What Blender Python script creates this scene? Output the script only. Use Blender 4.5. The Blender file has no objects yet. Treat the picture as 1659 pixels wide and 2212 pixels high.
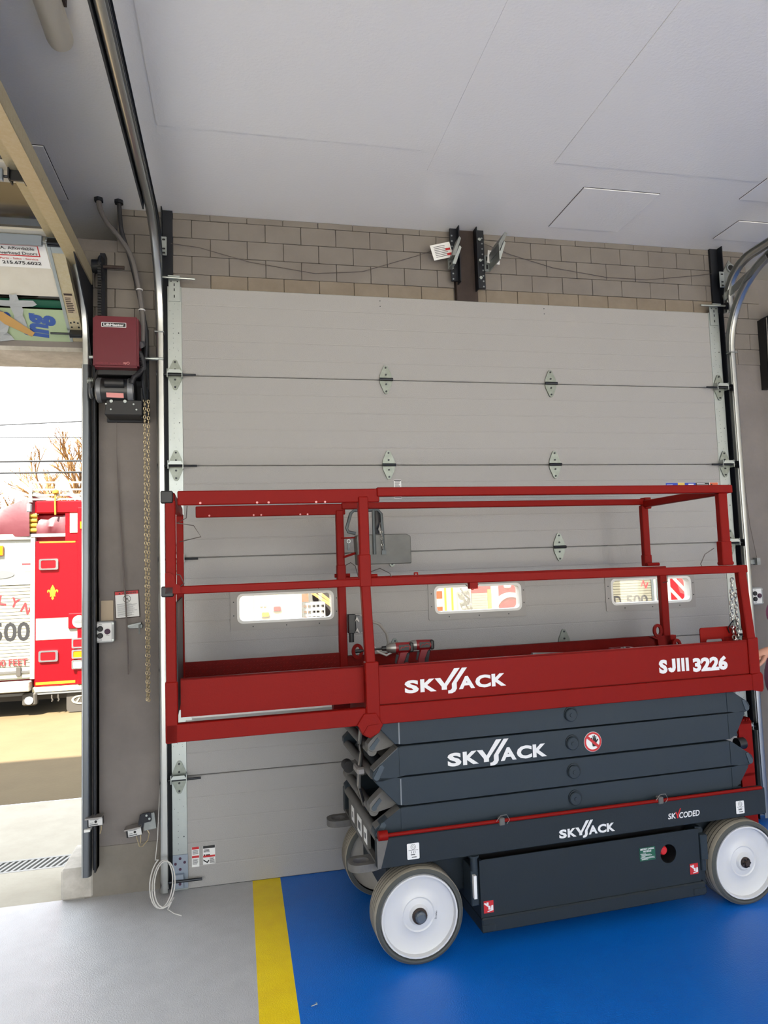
import bpy, bmesh, math, random
from mathutils import Vector, Matrix, Euler
random.seed(7)
PI = math.pi
SC = bpy.context.scene
COL = SC.collection

# ------------------------------------------------------------------ camera
def make_camera():
    yaw, pitch, roll = .2097, .0774, -.0334
    cy, sy, cp, sp, cr, sr = math.cos(yaw), math.sin(yaw), math.cos(pitch), math.sin(pitch), math.cos(roll), math.sin(roll)
    f = Vector((sy*cp, cy*cp, sp)); r = Vector((cy, -sy, 0)); u = r.cross(f)
    r2 = cr*r + sr*u; u2 = -sr*r + cr*u
    cd = bpy.data.cameras.new('camera'); co = bpy.data.objects.new('camera', cd); COL.objects.link(co)
    m = Matrix((r2, u2, -f)).transposed().to_4x4(); m.translation = Vector((.2972, -4.1384, 1.7456))
    co.matrix_world = m
    cd.sensor_fit = 'VERTICAL'; cd.sensor_height = 36.0; cd.lens = 36.0*1500/2212
    cd.clip_start = .05; cd.clip_end = 300
    SC.camera = co
make_camera()

# ------------------------------------------------------------------ world, sun, daylight portals, exposure
SKY_STRENGTH = 1.7
SUN_STRENGTH = 12.5
EXPOSURE = 1.42
w = bpy.data.worlds.new('sky'); SC.world = w; w.use_nodes = True
bg = w.node_tree.nodes['Background']; bg.inputs[0].default_value = (.86, .93, 1.0, 1); bg.inputs[1].default_value = SKY_STRENGTH
sl = bpy.data.lights.new('sun', 'SUN'); sl.energy = SUN_STRENGTH; sl.color = (1.0, .93, .82); sl.angle = .02
so = bpy.data.objects.new('sun', sl); COL.objects.link(so)
so.rotation_euler = Vector((.22, .55, -.80)).to_track_quat('-Z', 'Y').to_euler(); so.location = (-4, -14, 10)
def portal(loc, rot, sx, sz):
    l = bpy.data.lights.new('daylight_portal', 'AREA'); l.shape = 'RECTANGLE'; l.size = sx; l.size_y = sz
    l.cycles.is_portal = True
    o = bpy.data.objects.new('daylight_portal', l); COL.objects.link(o); o.location = loc; o.rotation_euler = rot
portal((-2.4, .45, 1.5), (-PI/2, 0, 0), 3.8, 3.2)
BACK_Y = -9.5
BAYS = [(-4.7, -.5), (0.0, 4.2), (4.7, 8.9)]  # unseen bay openings, made nearly full width to let in fill daylight
for a, b in BAYS:
    portal(((a+b)/2, BACK_Y-.25, 1.8), (PI/2, 0, 0), b-a, 3.6)
vs = SC.view_settings
vs.view_transform = 'Standard'; vs.look = 'None'; vs.gamma = 1.0; vs.use_curve_mapping = False; vs.exposure = EXPOSURE

# ------------------------------------------------------------------ helpers
def lin(c):
    c = c/255.0
    return c/12.92 if c <= .04045 else ((c+.055)/1.055)**2.4
MATS = {}
def M(name, rgb=(128, 128, 128), rough=.5, metal=0, bump=None, var=None, coat=0, spec=.5, stretch=None):
    """procedural material: bump=(scale, strength), var=(scale, amount, rgb2) mottles the colour"""
    if name in MATS: return MATS[name]
    m = bpy.data.materials.new(name); m.use_nodes = True; nt = m.node_tree
    b = nt.nodes['Principled BSDF']
    col = (lin(rgb[0]), lin(rgb[1]), lin(rgb[2]), 1)
    b.inputs['Base Color'].default_value = col; b.inputs['Roughness'].default_value = rough; b.inputs['Metallic'].default_value = metal
    b.inputs['Specular IOR Level'].default_value = spec
    if coat: b.inputs['Coat Weight'].default_value = coat; b.inputs['Coat Roughness'].default_value = .15
    if bump or var:
        tc = nt.nodes.new('ShaderNodeTexCoord'); src = tc.outputs['Object']
        if stretch:
            mp = nt.nodes.new('ShaderNodeMapping'); mp.inputs['Scale'].default_value = stretch
            nt.links.new(src, mp.inputs['Vector']); src = mp.outputs['Vector']
    if bump:
        n = nt.nodes.new('ShaderNodeTexNoise'); n.inputs['Scale'].default_value = bump[0]; n.inputs['Detail'].default_value = 2
        bp = nt.nodes.new('ShaderNodeBump'); bp.inputs['Strength'].default_value = bump[1]; bp.inputs['Distance'].default_value = .004
        nt.links.new(src, n.inputs['Vector']); nt.links.new(n.outputs['Fac'], bp.inputs['Height']); nt.links.new(bp.outputs['Normal'], b.inputs['Normal'])
    if var:
        n = nt.nodes.new('ShaderNodeTexNoise'); n.inputs['Scale'].default_value = var[0]; n.inputs['Detail'].default_value = 6; n.inputs['Roughness'].default_value = .65
        rp = nt.nodes.new('ShaderNodeValToRGB'); rp.color_ramp.elements[0].position = .5-.5*var[1]; rp.color_ramp.elements[1].position = .5+.5*var[1]
        rp.color_ramp.elements[0].color = (lin(var[2][0]), lin(var[2][1]), lin(var[2][2]), 1); rp.color_ramp.elements[1].color = col
        nt.links.new(src, n.inputs['Vector']); nt.links.new(n.outputs['Fac'], rp.inputs['Fac']); nt.links.new(rp.outputs['Color'], b.inputs['Base Color'])
    MATS[name] = m
    return m
def glass_mat(name, tint=(1, 1, 1), clear=.9, rough=.0):
    if name in MATS: return MATS[name]
    m = bpy.data.materials.new(name); m.use_nodes = True; nt = m.node_tree
    for n in list(nt.nodes):
        if n.type != 'OUTPUT_MATERIAL': nt.nodes.remove(n)
    out = [n for n in nt.nodes if n.type == 'OUTPUT_MATERIAL'][0]
    t = nt.nodes.new('ShaderNodeBsdfTransparent'); t.inputs[0].default_value = (*tint, 1)
    g = nt.nodes.new('ShaderNodeBsdfGlossy'); g.inputs['Roughness'].default_value = rough
    mx = nt.nodes.new('ShaderNodeMixShader'); mx.inputs[0].default_value = 1-clear
    nt.links.new(t.outputs[0], mx.inputs[1]); nt.links.new(g.outputs[0], mx.inputs[2]); nt.links.new(mx.outputs[0], out.inputs[0])
    MATS[name] = m
    return m

class MB:
    """collects shapes and links them as ONE mesh object"""
    def __init__(s): s.bm = bmesh.new()
    def poly(s, vs, fs, bev=0, seg=1):
        nv = [s.bm.verts.new(v) for v in vs]; nf = []
        for f in fs:
            try: nf.append(s.bm.faces.new([nv[i] for i in f]))
            except ValueError: pass
        if bev:
            es = set(e for f in nf for e in f.edges)
            bmesh.ops.bevel(s.bm, geom=list(es), offset=bev, segments=seg, affect='EDGES', clamp_overlap=True)
        return s
    def box(s, x0, x1, y0, y1, z0, z1, bev=0, seg=1):
        v = [(x, y, z) for z in (z0, z1) for y in (y0, y1) for x in (x0, x1)]
        return s.poly(v, [(0, 2, 3, 1), (4, 5, 7, 6), (0, 1, 5, 4), (2, 6, 7, 3), (0, 4, 6, 2), (1, 3, 7, 5)], bev, seg)
    def bar(s, p0, p1, a, b, up=(0, 0, 1), bev=0):
        """square bar of section a x b between two points"""
        p0, p1 = Vector(p0), Vector(p1); d = (p1-p0).normalized(); u = Vector(up)
        if abs(d.dot(u)) > .98: u = Vector((1, 0, 0))
        r = d.cross(u).normalized(); u = r.cross(d).normalized()
        v = [p + r*(i*a/2) + u*(j*b/2) for p in (p0, p1) for j in (-1, 1) for i in (-1, 1)]
        return s.poly(v, [(0, 1, 3, 2), (4, 6, 7, 5), (0, 4, 5, 1), (2, 3, 7, 6), (0, 2, 6, 4), (1, 5, 7, 3)], bev)
    def cyl(s, p0, p1, r, n=16, r2=None, caps=True):
        p0, p1 = Vector(p0), Vector(p1); d = (p1-p0).normalized(); r2 = r if r2 is None else r2
        u = Vector((0, 0, 1)) if abs(d.z) < .9 else Vector((1, 0, 0)); a = d.cross(u).normalized(); b = d.cross(a).normalized()
        v = [p + (a*math.cos(2*PI*i/n) + b*math.sin(2*PI*i/n))*rr for p, rr in ((p0, r), (p1, r2)) for i in range(n)]
        f = [(i, (i+1) % n, n+(i+1) % n, n+i) for i in range(n)]
        if caps: f += [tuple(range(n-1, -1, -1)), tuple(range(n, 2*n))]
        return s.poly(v, f)
    def tube(s, pts, r, n=8, closed=False, caps=True):
        pts = [Vector(p) for p in pts]; N = len(pts); vs = []; prev = None
        for i, p in enumerate(pts):
            if closed: d = (pts[(i+1) % N]-pts[i-1])
            else: d = pts[min(i+1, N-1)]-pts[max(i-1, 0)]
            d = d.normalized() if d.length > 1e-9 else Vector((0, 0, 1))
            if prev is None:
                u = Vector((0, 0, 1)) if abs(d.z) < .9 else Vector((1, 0, 0)); a = d.cross(u).normalized()
            else: a = (prev - d*prev.dot(d)).normalized()
            prev = a; b = d.cross(a); rr = r[i] if isinstance(r, (list, tuple)) else r
            vs += [p + (a*math.cos(2*PI*k/n)+b*math.sin(2*PI*k/n))*rr for k in range(n)]
        f = []
        for i in range(N if closed else N-1):
            j = (i+1) % N
            f += [(i*n+k, i*n+(k+1) % n, j*n+(k+1) % n, j*n+k) for k in range(n)]
        if caps and not closed: f += [tuple(range(n-1, -1, -1)), tuple(range((N-1)*n, N*n))]
        return s.poly(vs, f)
    def sweep(s, prof, pts, side, closed_prof=True):
        """sweep a 2D profile (a along side vector, b along normal in the path's plane) along a planar path"""
        pts = [Vector(p) for p in pts]; side = Vector(side).normalized(); N = len(pts); n = len(prof); vs = []
        for i, p in enumerate(pts):
            d = (pts[min(i+1, N-1)]-pts[max(i-1, 0)]).normalized(); nb = side.cross(d).normalized()
            vs += [p + side*a + nb*b for a, b in prof]
        f = []
        for i in range(N-1):
            for k in range(n if closed_prof else n-1):
                k2 = (k+1) % n; f.append((i*n+k, i*n+k2, (i+1)*n+k2, (i+1)*n+k))
        if closed_prof: f += [tuple(range(n-1, -1, -1)), tuple(range((N-1)*n, N*n))]
        return s.poly(vs, f)
    def prism(s, poly, axis, a0, a1, bev=0):
        """extrude polygon; axis 'y': poly is (x,z); 'x': (y,z); 'z': (x,y)"""
        def P(p, t): return {'y': (p[0], t, p[1]), 'x': (t, p[0], p[1]), 'z': (p[0], p[1], t)}[axis]
        n = len(poly); v = [P(p, a0) for p in poly]+[P(p, a1) for p in poly]
        f = [tuple(range(n-1, -1, -1)), tuple(range(n, 2*n))]+[(i, (i+1) % n, n+(i+1) % n, n+i) for i in range(n)]
        return s.poly(v, f, bev)
    def ring(s, outer, inner, axis, a0, a1):
        """plate with a hole: two loops with the same number of points"""
        def P(p, t): return {'y': (p[0], t, p[1]), 'x': (t, p[0], p[1]), 'z': (p[0], p[1], t)}[axis]
        n = len(outer); v = [P(p, a0) for p in outer]+[P(p, a0) for p in inner]+[P(p, a1) for p in outer]+[P(p, a1) for p in inner]
        f = []
        for i in range(n):
            j = (i+1) % n
            f += [(i, j, n+j, n+i), (2*n+i, 3*n+i, 3*n+j, 2*n+j), (i, 2*n+i, 2*n+j, j), (n+i, n+j, 3*n+j, 3*n+i)]
        return s.poly(v, f)
    def lathe(s, prof, c, axis, n=32):
        """prof = [(radius, offset along axis)]"""
        c = Vector(c); vs = []; ax = {'x': 0, 'y': 1, 'z': 2}[axis]; i1, i2 = [(1, 2), (0, 2), (0, 1)][ax]
        for k in range(n):
            a = 2*PI*k/n
            for r, t in prof:
                p = [0, 0, 0]; p[ax] = t; p[i1] = r*math.cos(a); p[i2] = r*math.sin(a); vs.append(c+Vector(p))
        m = len(prof); f = []
        for k in range(n):
            k2 = (k+1) % n
            for i in range(m-1): f.append((k*m+i, k*m+i+1, k2*m+i+1, k2*m+i))
        s.poly(vs, f); return s
    def build(s, name, mat, parent=None, smooth=False, loc=None, rot=None, label=None, keep=False):
        bm = s.bm
        bmesh.ops.remove_doubles(bm, verts=bm.verts, dist=1e-6)
        bmesh.ops.recalc_face_normals(bm, faces=bm.faces)
        me = bpy.data.meshes.new(name); bm.to_mesh(me); bm.free()
        if smooth:
            me.shade_smooth(); me.set_sharp_from_angle(angle=math.radians(35))
        me.materials.append(M(mat) if isinstance(mat, str) else mat)
        o = place(name, me, parent, loc, rot, label)
        if parent and name in STUFF: o['kind'] = 'stuff'
        return o
STUFF = {'screws', 'rivet_row', 'bolts', 'slot', 'bolt_holes', 'fine_print', 'punched_holes', 'joint', 'print', 'chain_links', 'tread_pattern', 'teeth', 'rivets', 'lozenges', 'red_mark', 'wire_ties'}
def place(name, me, parent=None, loc=None, rot=None, label=None):
    o = bpy.data.objects.new(name, me); COL.objects.link(o)
    o.location = Vector(loc) if loc else Vector((0, 0, 0))
    if rot: o.rotation_euler = rot
    if parent:
        o.parent = parent
        if parent.get('_w'): o.location -= Vector(parent.location)
    if label: o['label'] = label
    return o
def tag(o, label, cat, group=None, kind=None):
    o['label'] = label; o['category'] = cat
    if group: o['group'] = group
    if kind: o['kind'] = kind
    return o
def thing(name, label, cat, loc=(0, 0, 0), rotz=0, group=None, kind=None, world=True):
    """an Empty at the thing's base; with world=True its parts are given in world coordinates"""
    o = bpy.data.objects.new(name, None); COL.objects.link(o); o.location = loc; o.rotation_euler = (0, 0, rotz); o.empty_display_size = .05
    if world: o['_w'] = 1
    return tag(o, label, cat, group, kind)
def circ(cx, cy, r, n=24, r2=None, ph=0):
    return [(cx+r*math.cos(2*PI*i/n+ph), cy+(r2 or r)*math.sin(2*PI*i/n+ph)) for i in range(n)]
def rrect(x0, x1, z0, z1, r, k=4):
    p = []
    for cx, cz, a in ((x1-r, z1-r, 0), (x0+r, z1-r, PI/2), (x0+r, z0+r, PI), (x1-r, z0+r, 1.5*PI)):
        p += [(cx+r*math.cos(a+PI/2*i/k), cz+r*math.sin(a+PI/2*i/k)) for i in range(k+1)]
    return p
def text(name, s, mat, parent, loc, size, width=None, rot=(PI/2, 0, 0), bold=0, align='LEFT', shear=0, thick=.0006, label=None):
    """lettering as a mesh; width squeezes it to a given length"""
    cu = bpy.data.curves.new(name, 'FONT'); cu.body = s; cu.size = 1; cu.offset = bold; cu.shear = shear; cu.resolution_u = 3
    tmp = bpy.data.objects.new('tmp', cu); COL.objects.link(tmp)
    dg = bpy.context.evaluated_depsgraph_get(); dg.update()
    me = bpy.data.meshes.new_from_object(tmp.evaluated_get(dg)); bpy.data.objects.remove(tmp)
    xs = [v.co.x for v in me.vertices]; ys = [v.co.y for v in me.vertices]
    x0, x1, y1 = min(xs), max(xs), max(ys); y0 = 0
    k = size/max(y1-y0, 1e-6); kx = (width/(x1-x0)) if width else k
    ox = {'LEFT': 0, 'CENTER': -(x1-x0)*kx/2, 'RIGHT': -(x1-x0)*kx}[align]
    for v in me.vertices: v.co = Vector(((v.co.x-x0)*kx+ox, v.co.y*k, thick))
    me.materials.append(M(mat)); me.name = name
    return place(name, me, parent, loc, rot, label)
def arc(cx, cy, r, a0, a1, n):
    return [(cx+r*math.cos(a0+(a1-a0)*i/n), cy+r*math.sin(a0+(a1-a0)*i/n)) for i in range(n+1)]
def chain_links(mb, pts, link_len, link_w, r, n=6):
    """oval links along a polyline, alternately turned"""
    pts = [Vector(p) for p in pts]; pitch = link_len-2.2*r; k = 0; acc = 0; pos = []
    for a, b in zip(pts[:-1], pts[1:]):
        L = (b-a).length
        while acc < L: pos.append((a+(b-a)*(acc/L), (b-a).normalized())); acc += pitch
        acc -= L
    for p, d in pos:
        u = Vector((1, 0, 0)) if abs(d.x) < .8 else Vector((0, 1, 0))
        e = d.cross(u).normalized(); g = d.cross(e).normalized(); s = e if k % 2 else g
        s = (s+(g if k % 2 else -e)*.35).normalized(); k += 1
        h = link_len/2-r-link_w/2; ww = link_w/2-r; loop = []
        for sg, base in ((1, 0), (-1, PI)):
            for i in range(5):
                a = base-PI/2+PI*i/4
                loop.append(p+d*(sg*h+math.cos(a)*ww)+s*(math.sin(a)*ww))
        mb.tube(loop, r, n, closed=True)
    return mb
# ------------------------------------------------------------------ materials
M('floor_grey', (196, 197, 200), .42, bump=(160, .55), var=(9, .5, (184, 185, 188)))
M('floor_blue', (6, 112, 212), .36, bump=(160, .5), var=(5, .6, (5, 104, 206)))
M('floor_yellow', (255, 226, 8), .42, bump=(160, .5), var=(9, .5, (244, 208, 6)))
M('ceiling_white', (240, 240, 240), .2, bump=(85, .30), spec=1.0)
M('ceiling_panel', (238, 238, 238), .28, bump=(85, .35), spec=.6)
M('dark_gap', (26, 26, 28), .8)
M('concrete', (134, 127, 122), .85, bump=(60, .25), var=(3.2, .7, (110, 104, 100)))
M('concrete_base', (134, 128, 118), .9, bump=(60, .3), var=(5, .7, (110, 104, 95)))
M('concrete_pale', (214, 208, 198), .85, bump=(70, .3), var=(6, .6, (142, 136, 124)))
M('mortar', (58, 54, 50), .95)
M('brick', (130, 124, 117), .75, bump=(70, .2), var=(4, .8, (108, 101, 95)))
M('brick_stained', (138, 128, 114), .75, bump=(70, .2), var=(7, .8, (110, 98, 84)))
M('rust_steel', (66, 54, 48), .7, .2, bump=(60, .3), var=(12, .7, (44, 34, 32)))
M('black_steel', (26, 29, 36), .5, .3)
M('black_steel_dot', (140, 146, 148), .4, .6)
M('galvanised', (176, 182, 179), .38, .85, var=(14, .7, (164, 170, 168)))
M('galvanised_dull', (156, 160, 158), .5, .75, var=(18, .7, (120, 124, 124)))
M('galvanised_warm_lit', (204, 196, 172), .5, .55, var=(60, .8, (186, 170, 128)))  # zinc with the warm light off the yard put into its colour
M('track_steel', (186, 188, 186), .28, .9)
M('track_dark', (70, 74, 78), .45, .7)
M('door_white', (158, 156, 153), .5, bump=(190, .5))
M('door_frame', (150, 147, 143), .45)
M('trim_white', (226, 226, 222), .4)
M('seal_black', (18, 18, 20), .6)
M('pin_dark', (52, 54, 58), .4, .7)
M('purple_dot', (70, 38, 62), .6)
M('bracket_blue', (150, 160, 172), .42, .7)
M('lift_red', (124, 13, 6), .5, bump=(140, .12), spec=.14)
M('lift_red_worn', (114, 13, 6), .5, bump=(90, .25), var=(20, .5, (100, 11, 6)), spec=.14)
M('lift_grey', (46, 55, 62), .45, bump=(120, .12), spec=.22)
M('lift_grey_dusty', (104, 102, 98), .6, bump=(90, .2), var=(18, .7, (84, 83, 82)))
M('weld_grey', (112, 118, 124), .4)
M('lift_lower', (38, 45, 50), .45, bump=(120, .12), spec=.22)
M('tire_side', (74, 76, 73), .75, bump=(60, .2))
M('tire_tread', (168, 160, 145), .85, bump=(60, .3), var=(10, .7, (132, 126, 114)))
M('tire_groove', (58, 54, 48), .9)
M('rim_white', (206, 207, 211), .3, var=(4, .5, (208, 208, 206)))
M('rim_dirty', (196, 192, 182), .45, var=(8, .7, (158, 150, 136)))
M('hub_grey', (96, 104, 112), .45, .4)
M('letter_white', (222, 222, 222), .5)
M('letter_black', (24, 24, 26), .55)
M('letter_grey', (90, 92, 94), .55)
M('letter_red', (196, 30, 34), .5)
M('sticker_white', (228, 228, 226), .5)
M('sticker_red', (190, 36, 40), .5)
M('sticker_pink', (226, 150, 146), .5)
M('sticker_blue', (22, 62, 170), .45)
M('sticker_yellow', (214, 184, 84), .45)
M('sticker_orange', (206, 96, 58), .45)
M('sticker_green', (16, 84, 62), .5)
M('sticker_black', (28, 28, 30), .5)
M('box_alu', (112, 112, 108), .55, .3, var=(12, .8, (86, 86, 82)))
M('tube_grey', (78, 84, 86), .4, .4)
M('plastic_black', (22, 22, 24), .45)
M('plastic_grey', (92, 92, 94), .5)
M('latch_grey', (150, 146, 142), .45, .5)
M('cable_grey', (136, 132, 126), .5)
M('cable_white', (206, 204, 200), .5)
M('wire_thin', (92, 84, 80), .5, .4)
M('tool_red', (124, 14, 20), .4)
M('tool_metal', (150, 148, 144), .35, .7)
M('chain_zinc', (190, 186, 178), .3, .9)
M('chain_brass', (196, 180, 146), .38, .75)
M('rope_grey', (112, 104, 100), .9, bump=(300, .8))
M('opener_maroon', (100, 22, 36), .4)
M('opener_maroon_edge', (138, 48, 60), .4)
M('motor_black', (34, 34, 36), .35)
M('motor_grey', (112, 114, 118), .4, .5)
M('conduit', (104, 100, 98), .5)
M('conduit_black', (40, 40, 44), .5)
M('board_beige', (180, 164, 142), .8)
M('station_grey', (148, 150, 150), .45, .3)
M('sensor_white', (206, 206, 204), .5)
M('skin', (196, 142, 118), .55, bump=(120, .2))
M('shirt_mauve', (150, 96, 122), .85, bump=(200, .3))
M('pants_dark', (48, 52, 62), .9)
M('hair_dark', (60, 46, 38), .8)
M('shoe_dark', (38, 34, 32), .7)
M('lamp_white', (214, 206, 188), .35)
# outside
M('asphalt', (90, 77, 50), .9, bump=(40, .4), var=(2.2, .7, (78, 65, 40)))
M('apron', (172, 166, 152), .9, bump=(50, .3), var=(3, .6, (150, 143, 128)))
M('grate', (150, 150, 146), .6, .5)
M('drain_dark', (30, 28, 26), .9)
M('truck_red', (140, 1, 12), .35, spec=.25)
M('truck_white', (150, 146, 132), .4)
M('truck_alu', (132, 129, 115), .42, .25)
M('truck_plate', (140, 140, 130), .45, .3, bump=(26, .9), var=(26, .5, (140, 140, 132)))
M('truck_alu_dull', (98, 95, 82), .5, .2)
M('truck_chrome', (210, 210, 210), .15, .95)
M('truck_tarp', (74, 14, 24), .5, bump=(7, .8))
M('truck_dark', (58, 54, 48), .7)
M('truck_gold', (176, 134, 24), .4)
M('lens_red', (150, 10, 18), .2)
M('lens_amber', (184, 100, 6), .2)
M('lens_clear', (230, 230, 224), .2)
M('hose_yellow', (150, 112, 24), .8)
M('truck_cream', (168, 158, 130), .5)
M('rubber', (40, 38, 36), .8)
M('stripe_lime', (120, 134, 30), .5)
M('stripe_orange', (150, 52, 16), .5)
M('crate_grey', (120, 120, 118), .6)
M('wood', (150, 108, 62), .7)
M('bark', (86, 62, 38), .9)
M('twig', (126, 92, 52), .9)
M('line_black', (40, 42, 44), .8)
M('tape_grey', (168, 172, 174), .4)
M('card_green', (168, 186, 150), .6)
M('card_blue', (56, 88, 160), .6)
M('card_kraft', (190, 150, 90), .8)
M('pane_dark', (34, 28, 24), .08, spec=.8)
M('door2_white', (216, 212, 200), .5, var=(5, .6, (198, 192, 176)))
GLASS = glass_mat('window_glass', (.97, .98, .97), .93, .02)
M('hinge_zinc', (150, 156, 148), .42, .7, var=(30, .7, (118, 124, 116)))
M('track_old', (104, 108, 112), .34, .85)
M('recess_grey', (150, 150, 150), .8)
M('lug_grey', (66, 76, 84), .42, spec=.3)
# ------------------------------------------------------------------ setting: floor, ceiling, walls
CEIL = 3.905
XL, XR = -5.2, 9.2
def st(name, mb, mat, label, cat, parent=None):
    return tag(mb.build(name, mat, parent), label, cat, kind='structure')
fl = st('floor', MB().box(XL, .35, -5.5, .06, -.12, 0).box(XL, XR, BACK_Y-.2, -5.5, -.12, 0), 'floor_grey', 'light grey painted floor with fine pebbled texture', 'floor')
MB().box(.35, .505, -5.5, .06, -.12, 0).build('yellow_stripe', 'floor_yellow', fl, label='yellow painted line')
MB().box(.505, XR, -5.5, .06, -.12, 0).build('blue_area', 'floor_blue', fl, label='glossy blue painted floor')
ce = st('ceiling', MB().box(XL, XR, BACK_Y-.2, .55, CEIL, CEIL+.3), 'ceiling_white', 'glossy white textured ceiling lining', 'ceiling')
for k, (xa, xb, dz) in enumerate(((-.05, 1.35, .004), (1.352, 2.02, .002), (2.022, 3.30, .0045))):
    MB().box(xa, xb, -5.0, -.80 if k != 1 else -.62, CEIL-dz, CEIL+.001).build('ceiling_sheet', 'ceiling_white', ce)
def hatch(x0, x1, y0, y1):
    h = MB().box(x0, x1, y0, y1, CEIL-.006, CEIL+.001, .002).build('access_panel', 'ceiling_panel', ce)
    mb = MB(); g = .0035
    for a, b, c, d in ((x0-g, x0, y0, y1), (x1, x1+g, y0, y1), (x0, x1, y0-g, y0), (x0, x1, y1, y1+g)): mb.box(a, b, c, d, CEIL-.0015, CEIL+.001)
    mb.build('joint', 'dark_gap', h)
hatch(2.308, 2.80, -.59, -.12); hatch(3.33, 3.85, -.84, -.61); hatch(3.52, 4.05, -.37, -.12)
hatch(-.95, -.622, -.54, -.02)
wb = MB()
edges = [XL]+[v for ab in BAYS for v in ab]+[XR]
for i in range(0, len(edges), 2): wb.box(edges[i], edges[i+1], BACK_Y-.2, BACK_Y, 0, CEIL)
for a, b in BAYS: wb.box(a, b, BACK_Y-.2, BACK_Y, 3.6, CEIL)
st('wall_back', wb, 'concrete_pale', 'unseen pale wall behind the viewer, its three bays opened wide for daylight', 'wall')
st('wall_left', MB().box(XL-.2, XL, BACK_Y-.2, .5, 0, CEIL), 'concrete_pale', 'pale side wall left of the open bay', 'wall')
st('wall_right', MB().box(XR, XR+.2, BACK_Y-.2, .5, 0, CEIL), 'concrete_pale', 'pale side wall on the far right', 'wall')
FZ = 3.19     # bricks above, smooth concrete below
YF = .05
wf = MB()
wf.box(XL, -4.30, YF, .40, 0, CEIL)                       # pier left of the open bay
wf.box(-.545, -.02, YF, .40, 0, FZ)                       # pier between the bays
wf.box(3.55, XR, YF, .40, 0, FZ)                          # pier on the right
wf.box(-4.30, -.545, YF+.012, .40, 3.06, 3.715)            # lintel over the open bay
wf.box(-.545, XR, YF+.012, .40, FZ, 3.715); wf.box(-.365, 3.90, YF+.012, .40, 3.715, CEIL); wf.box(XL, XR, .48, .55, 3.60, CEIL+.3); wf.box(XL, XR, .40, .48, 3.60, 3.715)                 # brick backing on the piers, recess back, strip added to block light from below
wf2 = MB(); wf2.box(-.02, 3.55, YF+.012, .40, 3.36, FZ+.3)
wall = st('wall_front', wf, 'concrete', 'grey concrete wall with pale block courses above the bay doors', 'wall')
# cut the backing where the closed door's opening is: the brick backing above spans the opening as a lintel
MB().box(-.546, -.10, YF-.004, .06, 0, .262).build('pier_base', 'concrete_base', wall)
MB().box(-.665, -.50, YF-.012, .40, 0, .165, .012).build('curb', 'concrete_pale', wall)
# blocks, one by one
BW, BH, J = .219, .1125, .0026
bme = None
def brick(x0, x1, z0, z1, mat):
    mb = MB().box(x0+J/2, x1-J/2, YF-.006+random.uniform(-.0015, .0015), YF+.02, z0+J/2, z1-J/2, .0022)
    mb.build('brick', mat, wall)
rows = [3.865-BH*i for i in range(-1, 7)]
for i, zt in enumerate(rows):
    zb = zt-BH; ztc = min(zt, CEIL)
    if abs(zt-3.7525) < .01: notch = True
    x = -.545-((i % 2)*.109)+.056-.219
    lim = [(-.545, 3.99)]
    if zt < 3.42: lim = [(-.545, -.085), (3.615, 3.99)]
    while x < 4.0:
        for a, b in lim:
            xa, xb = max(x, a), min(x+BW, b)
            if xb-xa > .02:
                segs = [(xa, xb)]
                if ztc > 3.43: # leave room for the steel post
                    segs = [(p, q) for p, q in ((xa, min(xb, 1.705)), (max(xa, 1.855), xb)) if q-p > .02]
                if ztc > 3.72: segs = [(max(p, -.365), min(q, 3.90)) for p, q in segs if min(q, 3.90)-max(p, -.365) > .02]
                elif ztc > 3.715: pass
                for p, q in segs:
                    if zt > 3.42 and zb < 3.42: pass
                    brick(p, q, zb, ztc, 'brick_stained' if (zb < 3.45 and 0 < p < 3.6) else 'brick')
        x += BW
st('trim_1', MB().box(-4.3, -.56, .06, .40, 3.035, 3.06).box(-4.3, -.56, .375, .40, 3.06, 3.2), 'concrete_pale', 'pale lintel soffit of the open bay', 'trim')

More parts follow.
